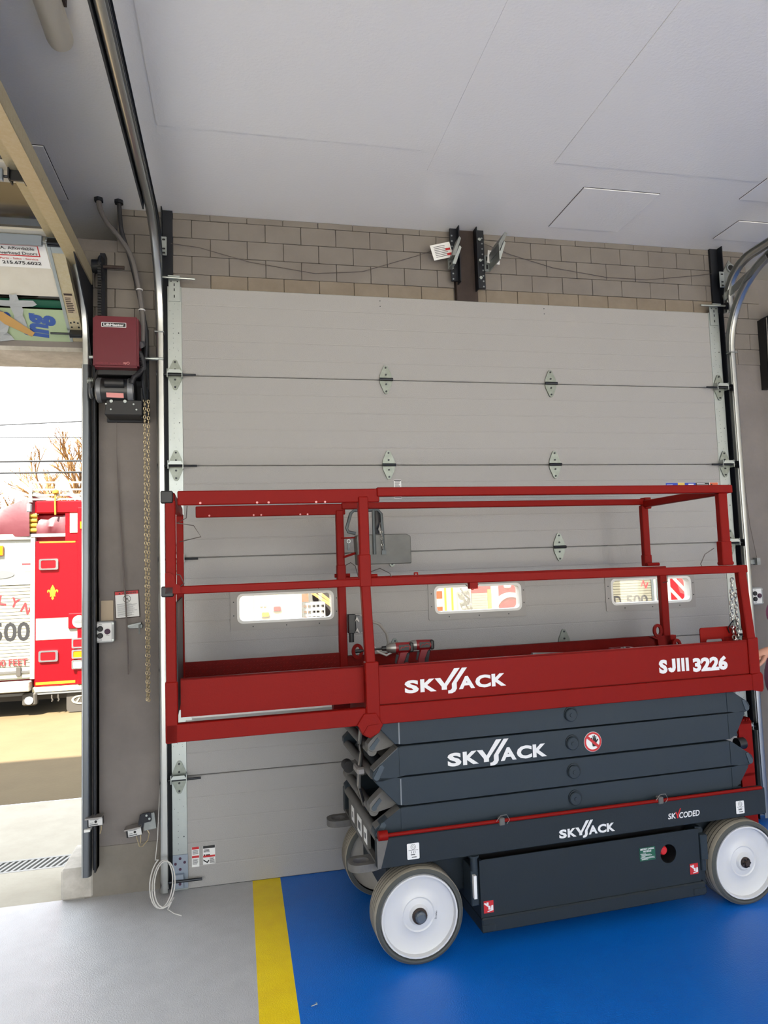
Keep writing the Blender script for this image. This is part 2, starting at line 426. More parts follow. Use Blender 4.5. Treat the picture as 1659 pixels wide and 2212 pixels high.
# ------------------------------------------------------------------ closed sectional door
Z = [0, .6096, 1.2192, 1.8288, 2.3622, 2.8956, 3.429]
WINS = [(.297, .847), (1.481, 2.036), (2.670, 3.243)]; WZ0, WZ1 = 1.447, 1.605
door = thing('door_1', 'closed white sectional overhead door with three small windows', 'door', (1.77, 0, 0), kind='structure')
def prof(z0, z1, lines, top=True, bot=True):
    p = [(.045, z0), (0.0, z0)] if not bot else [(.045, z0), (.004, z0), (0, z0+.004)]
    for l in lines:
        if z0+.01 < l < z1-.01: p += [(0, l-.005), (.0014, l-.0018), (.0014, l+.0018), (0, l+.005)]
    p += [(0, z1-.004), (.004, z1), (.045, z1)] if top else [(0, z1), (.045, z1)]
    return p
for k in range(6):
    z0, z1 = Z[k]+.0015, Z[k+1]-.0015
    lines = [Z[k]+(Z[k+1]-Z[k])*i/5 for i in range(1, 5)]
    mb = MB()
    if k != 2: mb.prism(prof(z0, z1, lines), 'x', -.078, 3.608)
    else:
        e = .012; xs = [-.078]
        for a, b in WINS: xs += [a-e, b+e]
        xs.append(3.608)
        for i in range(len(xs)-1):
            if i % 2 == 0: mb.prism(prof(z0, z1, lines), 'x', xs[i], xs[i+1])
            else:
                mb.prism(prof(z0, WZ0-e, lines, top=False), 'x', xs[i], xs[i+1]); mb.prism(prof(WZ1+e, z1, lines, bot=False), 'x', xs[i], xs[i+1])
    if k: mb.box(-.07, 3.6, .034, .043, z0-.014, z0+.002)
    sec = mb.build('door_section', 'door_white', door)
    if k == 2:
        for a, b in WINS:
            fr = MB().ring(rrect(a-.045, b+.035, WZ0-.045, WZ1+.04, .012), rrect(a-.006, b+.006, WZ0-.006, WZ1+.006, .03), 'y', -.006, .001).build('window_frame', 'door_frame', sec)
            MB().ring(rrect(a-.007, b+.007, WZ0-.007, WZ1+.007, .032), rrect(a+.007, b-.007, WZ0+.007, WZ1-.007, .026), 'y', -.009, .05).build('window_trim', 'trim_white', sec)
            MB().prism(rrect(a+.004, b-.004, WZ0+.004, WZ1-.004, .03), 'y', .018, .021).build('glass_pane', GLASS, sec)
            mb = MB()
            for t in (.15, .5, .85):
                x = a+(b-a)*t
                for z in (WZ0-.026, WZ1+.022): mb.cyl((x, -.0085, z), (x, -.005, z), .0035, 8)
            for x in (a-.026, b+.022):
                for z in (WZ0+.04, WZ1-.04): mb.cyl((x, -.0085, z), (x, -.005, z), .0035, 8)
            mb.build('screws', 'pin_dark', sec)
    for s, (xa, xb) in enumerate(((-.081, 0.0), (3.53, 3.611))):
        stl = MB().box(xa, xb, -.004, .046, z0, z1, .0015).build('end_stile', 'galvanised', sec)
        mb = MB(); xm = (xa+xb)/2-.002; h = z1-z0
        for i in range(8): mb.cyl((xm-.006, -.0055, z0+h*.30+i*h*.055), (xm-.006, -.003, z0+h*.30+i*h*.055), .0017, 6)
        for dx, dz in ((-.027, .28), (.022, .27), (.020, .29), (-.024, .72), (.022, .74), (.004, .12), (.004, .86), (.004, .20), (.004, .80)): mb.cyl((xm+dx, -.0055, z0+h*dz), (xm+dx, -.003, z0+h*dz), .0016, 6)
        mb.cyl((xm+.024, -.0058, z0+h*.47), (xm+.024, -.003, z0+h*.47), .0036, 8)
        mb.build('rivet_row', 'pin_dark', stl)
MB().box(-.08, 3.61, .004, .042, -.004, .02).build('bottom_seal', 'seal_black', door)
def hinge(x, z, name='hinge'):
    up = [(x-.040, z+.006), (x-.036, z+.03), (x-.013, z+.082), (x-.006, z+.089), (x+.006, z+.089), (x+.013, z+.082), (x+.036, z+.03), (x+.040, z+.006)]
    dn = [(px, 2*z-pz) for px, pz in reversed(up)]
    h = MB().prism(up, 'y', -.012, -.001).prism(dn, 'y', -.012, -.001).build(name, 'hinge_zinc', door)
    MB().cyl((x-.040, -.018, z), (x+.043, -.018, z), .0095, 10).build('knuckle', 'pin_dark', h, True)
    mb = MB()
    for dz in (.030, .074, -.030, -.074): mb.cyl((x, -.017, z+dz), (x, -.010, z+dz), .0060, 6)
    mb.build('bolts', 'pin_dark', h)
    return h
for i in range(1, 6):
    for x in (1.2156, 2.3167): hinge(x, Z[i])
    for x, s in ((-.040, 1), (3.570, -1)):
        h = hinge(x, Z[i], 'roller_hinge')
        MB().box(x-.043, x-.039, -.052, -.010, Z[i]-.024, Z[i]+.024).box(x+.039, x+.043, -.052, -.010, Z[i]-.024, Z[i]+.024).prism([(x-.043, Z[i]), (x+.043, Z[i]), (x+.03, Z[i]+.02), (x-.03, Z[i]+.02)], 'y', -.054, -.05).build('roller_carrier', 'galvanised', h)
        MB().cyl((x-.085*s if s > 0 else x+.085, -.036, Z[i]-.006), (x+.118*s, -.036, Z[i]-.006), .0062, 10).build('roller_stem', 'pin_dark', h, True)
        MB().cyl((x-.100*s, -.036, Z[i]-.006), (x-.070*s, -.036, Z[i]-.006), .024, 14).build('roller', 'plastic_black', h, True)
for x, s in ((-.040, 1), (3.570, -1)):
    t = MB().box(x-.033, x+.033, -.011, -.004, 3.335, 3.475, .001).box(x-.033, x+.033, -.045, -.004, 3.470, 3.478).build('top_bracket', 'galvanised', door)
    MB().cyl((x-.085*s, -.036, 3.468), (x+.12*s, -.036, 3.464), .0065, 10).build('roller_stem', 'galvanised', t, True)
    MB().cyl((x-.100*s, -.036, 3.468), (x-.072*s, -.036, 3.468), .024, 14).build('roller', 'plastic_black', t, True)
    mb = MB()
    for zz in (3.435, 3.405, 3.365): mb.box(x-.003, x+.003, -.0125, -.01, zz-.008, zz+.008)
    for dx, zz in ((-.018, 3.455), (.018, 3.455)): mb.cyl((x+dx, -.0125, zz), (x+dx, -.01, zz), .004, 8)
    mb.build('slot', 'pin_dark', t)
    b = MB().box(x-.040, x+.042, -.009, -.004, .012, .192, .001).box(x-.035, x+.02, -.030, -.009, .02, .095, .002).build('bottom_bracket', 'bracket_blue', door)
    MB().cyl((x-.085*s, -.036, .062), (x+.118*s, -.036, .062), .0075, 10).build('roller_stem', 'pin_dark', b, True)
    MB().cyl((x-.100*s, -.036, .062), (x-.072*s, -.036, .062), .024, 14).build('roller', 'plastic_black', b, True)
    mb = MB()
    for dx, zz in ((0, .172), (-.025, .145), (.024, .150), (0, .115), (0, .045)): mb.cyl((x+dx, -.032 if zz < .1 else -.011, zz), (x+dx, -.008, zz), .0075, 12)
    mb.build('bolt_holes', 'purple_dot', b)
for x, z, k in ((1.197, 3.40, 0), (1.197, 3.365, 0), (2.301, 3.40, 0), (2.301, 3.365, 0)):
    MB().cyl((x, -.002, z), (x, .001, z), .003, 8).build('screw_hole', 'pin_dark', door)
# stickers on the door
def bars(mb, x0, x1, z0, z1, n, y, h=.5):
    d = (z1-z0)/n
    for i in range(n): mb.box(x0, x1-random.random()*.3*(x1-x0), y-.0004, y, z0+d*(i+.25), z0+d*(i+.25+h))
    return mb
def door_sticker(x0, x1, z0, z1, bands, cat):
    s = MB().box(x0, x1, -.0012, .0, z0, z1).build('sticker', 'sticker_white', door)
    for m, a, b in bands: MB().box(x0+.001, x1-.001, -.0019, -.001, z0+(z1-z0)*a, z0+(z1-z0)*b).build('band', m, s)
    return s
s = door_sticker(.022, .062, .115, .222, [('sticker_red', .88, 1), ('sticker_red', .45, .56)], 0)
bars(bars(MB(), .026, .058, .128, .158, 6, -.0014), .026, .058, .182, .205, 5, -.0014).build('fine_print', 'letter_grey', s)
s = door_sticker(.082, .148, .122, .222, [('sticker_black', .86, 1), ('sticker_red', .38, .48)], 0)
bars(bars(MB(), .118, .146, .126, .156, 7, -.0014), .086, .120, .186, .204, 3, -.0014).box(.086, .094, -.0018, -.001, .168, .176).box(.097, .120, -.0018, -.001, .169, .175).build('fine_print', 'letter_black', s)
MB().prism([(.084, .150), (.104, .136), (.112, .146), (.116, .140), (.106, .128), (.084, .142)], 'y', -.002, -.001).build('pictogram', 'letter_black', s)
s = door_sticker(1.246, 1.292, 2.155, 2.272, [('sticker_black', .94, .985), ('sticker_black', .55, .60), ('sticker_black', .03, .07)], 0)
bars(MB(), 1.252, 1.287, 2.225, 2.262, 7, -.0014).build('fine_print', 'letter_grey', s)
s = door_sticker(3.115, 3.515, 2.195, 2.238, [], 0)
for a, b, m in ((3.115, 3.205, 'sticker_blue'), (3.205, 3.257, 'sticker_yellow'), (3.257, 3.340, 'sticker_blue'), (3.340, 3.445, 'sticker_black'), (3.450, 3.512, 'sticker_orange')):
    MB().box(a, b, -.002, -.001, 2.197, 2.237).build('colour_block', m, s)
bars(bars(MB(), 3.122, 3.17, 2.2, 2.23, 3, -.0022, .3), 3.35, 3.435, 2.2, 2.235, 4, -.0022, .4).box(3.285, 3.325, -.0025, -.0018, 2.222, 2.23).build('fine_print', 'letter_white', s)
MB().box(3.212, 3.219, -.0025, -.0018, 2.212, 2.222).box(3.223, 3.250, -.0025, -.0018, 2.212, 2.221).box(3.457, 3.468, -.0025, -.0018, 2.214, 2.228).box(3.458, 3.475, -.0025, -.0018, 2.202, 2.206).box(3.485, 3.503, -.0025, -.0018, 2.202, 2.206).build('fine_print', 'letter_black', s)

# ------------------------------------------------------------------ tracks of the closed door
def track_profile(s): # C-section with rounded back, opening towards the door
    out = [(-.020*s, -.027)]+[(.002*s+.020*s*math.cos(t), .0+.030*math.sin(t)) for t in [-PI/2+PI*k/8 for k in range(9)]]+[(-.020*s, .027)]
    inn = [(-.020*s, .023)]+[(.001*s+.017*s*math.cos(t), .026*math.sin(t)) for t in [PI/2-PI*k/8 for k in range(9)]]+[(-.020*s, -.023)]
    return out+inn
def path_yz(x, pts): return [(x, a, b) for a, b in pts]
def bay_track(x, s, label, zc=3.14, endy=-4.6):
    t = thing('door_track', label, 'door track', (x, -.05, 0), group='door tracks')
    R = .52; yc = -.036
    low = [(yc, .02), (yc, 1.0), (yc, 2.0), (yc, zc)]
    cur = [(yc-R+R*math.cos(a), zc+R*math.sin(a)) for a in [PI/2*i/14 for i in range(15)]]
    MB().sweep(track_profile(s), path_yz(x, low), (1, 0, 0)).build('vertical_track', 'track_steel', t, True)
    MB().sweep(track_profile(s), path_yz(x, cur), (1, 0, 0)).build('curved_track', 'track_steel', t, True)
    MB().sweep(track_profile(s), path_yz(x, [(yc-R, zc+R), (-2.5, zc+R), (endy, zc+R)]), (1, 0, 0)).build('horizontal_track', 'track_steel', t, True)
    # upper low-headroom track
    up = [(-.045, 3.42), (-.05, 3.46)]+[(-.05-.26+.26*math.cos(a), 3.50+.225*math.sin(a)) for a in [PI/2*i/10 for i in range(11)]]+[(-1.4, zc+R+.075), (endy, zc+R+.075)]
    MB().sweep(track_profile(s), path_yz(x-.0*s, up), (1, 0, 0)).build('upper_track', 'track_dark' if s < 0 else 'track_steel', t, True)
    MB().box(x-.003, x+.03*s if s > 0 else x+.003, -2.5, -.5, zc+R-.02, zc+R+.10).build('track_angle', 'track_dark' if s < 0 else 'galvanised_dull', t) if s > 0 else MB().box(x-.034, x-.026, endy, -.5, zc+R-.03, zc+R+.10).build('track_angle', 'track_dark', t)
    # splice plate
    MB().box(x-.026, x+.026, yc-.033, yc+.033, zc-.012, zc-.006).build('splice', 'galvanised_dull', t)
    # wall angle carrying the track
    wa = MB()
    wa.box(x+.022*s-.003, x+.022*s+.003, -.03, .049, .0, CEIL-.002) if False else None
    xa = (-.112, -.082) if s < 0 else (3.612, 3.640)
    wa.box(xa[0], xa[1], .024, .042, 0, 3.43).box(xa[0] if s < 0 else xa[1]-.005, xa[0]+.005 if s < 0 else xa[1], -.02, .042, 0, 3.43)
    xb = (-.112, -.050) if s < 0 else (3.600, 3.662)
    wa.box(xb[0], xb[1], .024, .042, 3.43, CEIL-.001).box(xb[0] if s < 0 else xb[1]-.006, xb[0]+.006 if s < 0 else xb[1], -.025, .042, 3.43, CEIL-.001)
    wa.build('wall_angle', 'black_steel', t)
    pl = MB().box(xb[0] if s < 0 else 3.618, xb[0]+.034 if s < 0 else 3.655, -.035, -.028, 3.60, 3.715, .003).build('slotted_plate', 'galvanised', t)
    mb = MB(); cx = (xb[0]+.017) if s < 0 else 3.636
    for zz in (3.695, 3.640, 3.615): mb.prism(rrect(cx-.009, cx+.009, zz-.005, zz+.005, .0045, 3), 'y', -.037, -.034)
    mb.build('slot', 'seal_black', pl)
    for zz in (.3, .95, 1.35, 1.62, 2.45): MB().box(xa[0]-.012 if s < 0 else xa[1]-.002, xa[0]+.006 if s < 0 else xa[1]+.012, -.006, .042, zz-.03, zz+.03).build('track_clip', 'black_steel', t)
    return t
tl = bay_track(-.121, -1, 'bright steel track curving overhead left of the closed door')
tr = bay_track(3.662, 1, 'bright steel track curving overhead right of the closed door')
# cable drum bearing plate above right track
bp = MB().prism([(3.655, 3.60), (3.655, 3.72), (3.70, 3.80), (3.735, 3.77), (3.735, 3.56), (3.70, 3.52), (3.66, 3.52)], 'y', -.03, -.024).build('bearing_plate', 'galvanised_dull', tr)
MB().cyl((3.706, -.034, 3.742), (3.706, -.022, 3.742), .022, 20).build('bearing_hole', 'seal_black', bp, True)
MB().lathe([(.022, 0), (.022, -.012), (.029, -.012), (.029, 0)], (3.706, -.03, 3.742), 'y', 20).build('bearing_ring', 'galvanised', bp, True)
MB().bar((3.655, -.01, 3.53), (3.66, -.42, 3.64), .006, .05).build('track_brace', 'galvanised_dull', tr)

# ------------------------------------------------------------------ steel post between the block courses, with spring bracket angles
post = thing('steel_post', 'rust-brown steel post set in the block courses above the door', 'post', (1.78, .05, 3.45))
MB().box(1.708, 1.852, .010, .06, 3.43, CEIL-.001, .003).build('post_plate', 'rust_steel', post)
for k, (xa, xb, zb) in enumerate(((1.672, 1.722, 3.555), (1.836, 1.902, 3.515))):
    a = MB().box(xa, xb, -.004, .010, zb, CEIL-.001).box((xb-.006) if k == 0 else xa, xb if k == 0 else xa+.006, -.05, .010, zb-.02, CEIL-.001).build('slotted_angle', 'black_steel', post)
    mb = MB(); z = zb+.012; xc = xa+.012 if k == 0 else xb-.014
    while z < CEIL-.02:
        mb.cyl((xc, -.0055, z), (xc, -.003, z), .0055, 8); z += .036
    mb.build('punched_holes', 'black_steel_dot', a)
mb = MB()
for zz in (3.83, 3.69, 3.575): mb.cyl((1.862, -.03, zz), (1.862, -.003, zz), .006, 8).cyl((1.862, -.032, zz), (1.862, -.026, zz), .011, 6)
mb.build('bolts', 'galvanised', post)
def spring_bracket(x, s, label, ztop):
    b = thing('spring_bracket', label, 'bracket', (x, -.01, 3.66), group='centre brackets')
    MB().prism(rrect(x-.016, x+.016, 3.625, 3.735, .008, 3), 'y', -.016, -.008).build('bracket_plate', 'galvanised_dull', b)
    for (dz0, dz1, L_, m) in ((.01, .095, .085, 'galvanised_dull'), (-.045, .035, .06, 'galvanised')):
        x0 = x+.016*s
        MB().prism([(x0-.004, 3.70+dz0-.03), (x0+.004, 3.70+dz0-.03), (x0+L_*s*.5+.012, 3.70+dz1), (x0+L_*s*.5, 3.70+dz1+.012), (x0-.004, 3.70+dz0+.02)] if s > 0 else [(x0-.004, 3.70+dz0-.03), (x0+.004, 3.70+dz0-.03), (x0+.004, 3.70+dz0+.02), (x0+.020, 3.70+dz1+.012), (x0+.002, 3.70+dz1)], 'y', -.20, -.008, ).build('bracket_arm', m, b) if s > 0 else MB().prism([(x-.014, 3.70+dz0-.03), (x+.008, 3.70+dz0-.03), (x+.050, 3.70+dz1), (x+.038, 3.70+dz1+.012), (x+.010, 3.70+dz0+.03)], 'y', -.10, -.014).build('bracket_arm', m, b)
    mb = MB()
    for zz in (3.71, 3.655): mb.box(x-.006, x+.006, -.0175, -.015, zz-.014, zz+.014)
    mb.build('slot', 'seal_black', b)
    return b
spring_bracket(1.664, -1, 'bent zinc bracket on the left slotted angle of the steel post', 3.8)
spring_bracket(1.912, 1, 'bent zinc bracket on the right slotted angle of the steel post', 3.8)
def hang_tag(cx, cz, w, h, rot, label, red):
    t = thing('hang_tag', label, 'tag', (cx, -.03, cz), group='warning tags')
    t['_w'] = 0; t.rotation_euler = (0, rot, 0)
    MB().box(-w/2, w/2, -.0006, .0006, -h/2, h/2).build('card', 'sticker_white', t)
    bars(MB(), -w*.35, w*.42, -h*.38, h*.4, 7, -.0007, .35).build('print', 'letter_grey', t)
    if red: MB().box(w*.2, w*.44, -.0013, -.0007, -h*.02, h*.12).box(w*.22, w*.44, -.0013, -.0007, -h*.35, -h*.2).build('red_mark', 'sticker_red', t)
hang_tag(1.605, 3.735, .135, .10, -.26, 'white printed warning tag left of the steel post', True)
hang_tag(1.955, 3.715, .085, .085, .10, 'small white tag right of the steel post', False)
# ------------------------------------------------------------------ scissor lift (local: x along the machine, y towards the door, z up)
TH = math.radians(2.4)
lift = thing('scissor_lift', 'red and slate-grey electric scissor lift with extended platform deck on white wheels', 'scissor lift', (1.045, -1.05, 0), TH, world=False)
def wheel(u, v0, v1, face, dirty=False):
    """tyre between v0 and v1, outer face at v0 (face=-1) or v1 (face=+1)"""
    R, r = .203, .178
    o, i = (v0, v1) if face < 0 else (v1, v0); d = 1 if face < 0 else -1
    t = MB().lathe([(r, .012*d), (r+.004, 0), (R-.014, -.001*d), (R-.003, .006*d), (R-.003, (abs(v1-v0)-.006)*d), (R-.014, abs(v1-v0)*d), (r, abs(v1-v0)*d)], (u, o, R), 'y', 48).build('tire', 'tire_side', lift, True)
    w_ = abs(v1-v0)
    MB().lathe([(R-.0035, .007*d), (R, .012*d), (R, (w_-.012)*d), (R-.0035, (w_-.007)*d)], (u, o, R), 'y', 48).build('tread', 'tire_tread', t, True)
    mb = MB()
    for k in (.28, .45, .62, .79): mb.lathe([(R+.0005, w_*d*k-.0022), (R+.0005, w_*d*k+.0022)], (u, o, R), 'y', 48)
    g = mb.build('tread_pattern', 'tire_groove', t)
    rim = MB().lathe([(r, .014*d), (r-.003, .002*d), (r-.010, .002*d), (r-.014, .020*d), (.118, .034*d), (.085, .030*d), (.074, .024*d), (.068, .027*d), (.045, .022*d), (.036, .012*d), (0, .012*d)], (u, o, R), 'y', 40).build('rim', 'rim_dirty' if dirty else 'rim_white', lift, True)
    MB().lathe([(r, .10*d), (r-.02, .085*d), (.10, .075*d), (0, .07*d)], (u, o, R), 'y', 40).build('rim_back', 'rim_dirty', rim, True)
    return rim
rm = wheel(0.012, 0.0, .125, -1)
MB().lathe([(.026, .012), (.024, -.012), (.017, -.018), (0, -.018)], (.012, 0, .203), 'y', 20).build('hub_cap', 'hub_grey', rm, True)
MB().lathe([(.034, .012), (.034, .004), (.026, .002)], (.012, 0, .203), 'y', 20).build('hub_ring', 'rust_steel', rm, True)
text('rim_print', '1110401', 'letter_grey', rm, (.095, .028, .170), .011, .034, rot=(PI/2, -1.45, 0), bold=.02)
rm = wheel(1.722, 0.0, .125, -1)
MB().lathe([(.026, .012), (.026, .004), (.014, .002), (.012, -.008), (0, -.008)], (1.722, 0, .203), 'y', 16).build('hub_nut', 'rust_steel', rm, True)
mb = MB()
for k in range(6): mb.cyl((1.722+.019*math.cos(k*PI/3), -.004, .203+.019*math.sin(k*PI/3)), (1.722+.019*math.cos(k*PI/3), .01, .203+.019*math.sin(k*PI/3)), .004, 6)
mb.build('bolts', 'pin_dark', rm)
wheel(0.012, .665, .79, 1, True); wheel(1.722, .665, .79, 1, True)
# chassis
ch = MB().box(-.10, 1.80, .14, .65, .22, .42, .01).build('chassis', 'lift_lower', lift)
for v in (.13, .60):
    MB().box(-.02, .045, v, v+.06, .14, .44).build('steering_yoke', 'lift_lower', lift); MB().box(1.69, 1.755, v, v+.06, .12, .44).build('axle_bracket', 'lift_lower', lift)
for v0, v1 in ((0.0, .045), (.745, .79)):
    MB().box(-.173, 1.862, v0, v1, .428, .557, .004).build('side_rail', 'lift_lower', lift)
MB().box(-.17, 1.86, .045, .745, .424, .440).build('chassis_pan', 'lift_lower', lift)
# front cross frame
MB().box(-.172, -.150, .045, .745, .535, .556).build('front_bar', 'lift_grey_dusty', lift)
MB().box(-.172, -.150, .045, .745, .428, .445).build('front_bar', 'lift_grey_dusty', lift)
fp = MB().box(-.171, -.158, .19, .64, .44, .54).build('front_plate', 'lift_grey_dusty', lift)
for a, b, c, d in ((.21, .275, .455, .525), (.325, .42, .45, .532), (.50, .56, .455, .527)):
    s = MB().box(-.1725, -.170, a, b, c, d).build('decal', 'sticker_white', fp)
    MB().box(-.1735, -.1724, a+.02, b-.02, c+.02, d-.025).build('decal_mark', 'letter_grey', s)
MB().prism([(-.173, .557), (-.173, .43), (-.158, .43), (-.120, .557)], 'y', -.0005, .01).build('corner_gusset', 'lift_grey_dusty', lift)
for v in (.10, .66):
    MB().ring(rrect(-.285, -.14, v-.055, v+.055, .045, 5), rrect(-.262, -.19, v-.028, v+.028, .026, 5), 'z', .405, .437).build('tie_down_ring', 'lift_grey_dusty', lift, True)
# swing-out component tray (near side)
def plate_hole(u0, u1, w0, w1, cu, cw, r, v0, v1):
    """flat plate with a round hole: a square collar round the hole and four plain strips"""
    q = r*1.02; n = 32; mb = MB(); outer = []
    for k in range(n):
        t = 2*PI*k/n; c, s_ = math.cos(t), math.sin(t); m_ = max(abs(c), abs(s_)); outer.append((cu+q*c/m_, cw+q*s_/m_))
    mb.ring(outer, circ(cu, cw, r*.98, n), 'y', v0, v1)
    mb.box(u0, cu-q, v0, v1, w0, w1).box(cu+q, u1, v0, v1, w0, w1).box(cu-q, cu+q, v0, v1, w0, cw-q).box(cu-q, cu+q, v0, v1, cw+q, w1)
    bmesh.ops.remove_doubles(mb.bm, verts=mb.bm.verts, dist=1e-5)
    return mb
HU, HW, HR = 1.281, .304, .045
tray = plate_hole(.312, 1.456, .150, .402, HU, HW, HR, .006, .012).build('tray_door', 'lift_lower', lift)
MB().box(.315, 1.45, .10, .30, .10, .395).build('tray_body', 'plastic_black', lift)
MB().box(.298, 1.472, -.006, .30, .088, .152, .006).build('tray_lip', 'lift_lower', lift)
MB().box(1.40, 1.472, -.009, -.004, .098, .128, .002).build('lip_pad', 'lift_lower', lift)
MB().box(.298, .36, -.009, -.004, .095, .125, .002).build('lip_pad', 'lift_lower', lift)
MB().box(.300, .314, .006, .30, .150, .40).build('tray_end', 'lift_lower', lift)
MB().prism([(1.456, .402), (1.49, .398), (1.50, .39), (1.50, .12), (1.456, .12)], 'y', .03, .28).build('tray_end', 'lift_lower', lift)
MB().box(1.462, 1.502, .0, .035, .25, .37, .003).build('latch_block', 'lift_grey', lift)
MB().cyl((1.478, .015, .20), (1.478, .015, .25), .015, 14).build('latch_pin', 'lift_grey', lift, True)
MB().box(.262, .300, .02, .12, .20, .37, .004).build('hinge_block', 'lift_grey', lift)
MB().cyl((.276, .012, .36), (.276, .012, .42), .017, 14).cyl((.276, .012, .42), (.276, .012, .428), .024, 14).build('hinge_pin', 'lift_grey', lift, True)
MB().box(.268, .282, -.0, .022, .24, .34).build('decal', 'sticker_white', lift)
rec = MB().lathe([(HR, .0), (HR, .08), (0, .08)], (HU, .011, HW), 'y', 32).build('button_well', 'seal_black', tray, True)
MB().lathe([(.020, .02), (.021, -.005), (.016, -.01), (0, -.01)], (HU-.014, .030, HW+.010), 'y', 20).build('stop_button', 'letter_red', tray, True)
# decals on the tray
s = MB().box(1.122, 1.208, .0045, .006, .288, .350).build('decal', 'sticker_green', tray, label='dark green instruction decal')
text('decal_print', 'EMERGENCY LOWERING', 'letter_white', s, (1.127, .0045, .3385), .008, .074, bold=.03)
text('decal_print', 'PROCEDURE', 'letter_white', s, (1.142, .0045, .3275), .008, .044, bold=.03)
mb = MB()
for i, (a, b) in enumerate(((0, .03), (.005, .055), (.005, .062), (.005, .026), (0, .076), (.005, .078), (.005, .04))): mb.box(1.126+a, 1.126+b, .0038, .0045, .3205-i*.0045, .3222-i*.0045)
mb.build('fine_print', 'letter_white', s)
for (a, b, c, d) in ((.313, .360, .170, .222), (1.396, 1.442, .190, .240)):
    s = MB().box(a, b, .0045, .006, c, d).build('decal', 'sticker_red', tray, label='red and white crush hazard decal')
    mb = MB(); w_, h_ = b-a, d-c
    mb.prism([(a, d-h_*.2), (a+w_*.12, d-h_*.12), (a+w_*.5, d-h_*.42), (a+w_*.42, d-h_*.5)], 'y', .0036, .0045)
    mb.box(a+w_*.28, a+w_*.48, .0036, .0045, d-h_*.36, d-h_*.12).box(a+w_*.45, a+w_*.66, .0036, .0045, d-h_*.72, d-h_*.42)
    mb.prism([(a+w_*.35, d-h_*.92), (a+w_*.95, d-h_*.82), (a+w_*.95, d-h_*.4), (a+w_*.78, d-h_*.4), (a+w_*.66, d-h_*.78), (a+w_*.35, d-h_*.84)], 'y', .0036, .0045)
    mb.build('pictogram', 'letter_white', s)['kind'] = 'stuff'
# wheel-load decals on the side rail
for a, b, c, d in ((-.038, .018, .452, .520), (1.681, 1.729, .446, .508)):
    s = MB().prism(rrect(a, b, c, d, .004, 2), 'y', -.0015, 0).build('decal', 'sticker_white', lift, label='white wheel load decal')
    cx = (a+b)/2
    mb = MB().ring(circ(cx, d-.015, .0115, 20), circ(cx, d-.015, .0100, 20), 'y', -.0025, -.0015).ring(circ(cx, d-.015, .006, 16), circ(cx, d-.015, .0048, 16), 'y', -.0025, -.0015)
    mb.box(a+.006, b-.006, -.0025, -.0015, d-.030, d-.0285)
    for k in (-1, 0, 1): mb.box(cx+k*.008-.0012, cx+k*.008+.0012, -.0025, -.0015, d-.042, d-.033)
    mb.box(cx-.012, cx+.008, -.0025, -.0015, c+.018, c+.022).box(cx-.008, cx+.014, -.0025, -.0015, c+.007, c+.011).build('print', 'letter_grey', s)
# lettering
def logo(parent, u, w, width, h, v, mat='letter_white'):
    """seven-letter wordmark: S K, a Y and J built of two parallel slashes, A C K"""
    k = width/100.0; H = h
    text('logo_letter', 'S', mat, parent, (u, v, w), H, 13.5*k, bold=.045); text('logo_letter', 'K', mat, parent, (u+15.0*k, v, w), H, 15.5*k, bold=.045)
    def P(pts): return [(u+x*k, w+z*H) for x, z in pts]
    o = MB().prism(P([(29, 1.0), (34.5, 1.0), (38.5, .50), (48.5, 1.72), (54, 1.72), (40.6, .27), (40.6, 0), (35.6, 0), (35.6, .27)]), 'y', v-.0012, v-.0002).build('logo_letter', mat, parent)
    MB().prism(P([(56.2, 1.72), (61.2, 1.72), (50.4, .50), (50.4, .02), (48.6, -.22), (45.6, -.34), (41.8, -.34), (41.8, -.10), (44.0, -.08), (45.6, .05), (45.6, .45)]), 'y', v-.0012, v-.0002).build('logo_letter', mat, parent)
    text('logo_letter', 'A', mat, parent, (u+52.5*k, v, w), H, 16*k, bold=.045); text('logo_letter', 'C', mat, parent, (u+69.0*k, v, w), H, 15.5*k, bold=.045); text('logo_letter', 'K', mat, parent, (u+85.5*k, v, w), H, 14.5*k, bold=.045)
logo(lift, .700, .452, .293, .037, -.0005)
text('logo_letter', 'SK', 'letter_white', lift, (1.287, -.0005, .468), .026, .045, bold=.02, shear=.15)
MB().prism([(1.329, .497), (1.336, .497), (1.341, .484), (1.357, .512), (1.362, .512), (1.345, .478), (1.344, .467), (1.337, .467), (1.337, .478)], 'y', -.0017, -.0007).build('logo_letter', 'letter_red', lift)
text('logo_letter', 'CODED', 'letter_white', lift, (1.350, -.0005, .466), .027, .117, bold=.02, shear=.15)
# red safety prop rod along the rail
rod = MB().cyl((-.150, -.010, .572), (1.83, -.010, .562), .0085, 12).build('safety_prop', 'lift_red', lift, True)
MB().cyl((-.168, -.010, .573), (-.128, -.010, .573), .021, 18).build('prop_collar', 'lift_red', rod, True)
for u in (.409, 1.240):
    MB().box(u-.013, u+.013, -.024, .005, .552, .585, .003).build('prop_clip', 'lift_grey_dusty', rod)
    MB().tube([(u-.03, -.026, .575), (u-.01, -.03, .60), (u+.02, -.03, .60), (u+.035, -.026, .575), (u+.02, -.028, .56)], .0012, 5).build('clip_wire', 'latch_grey', rod)
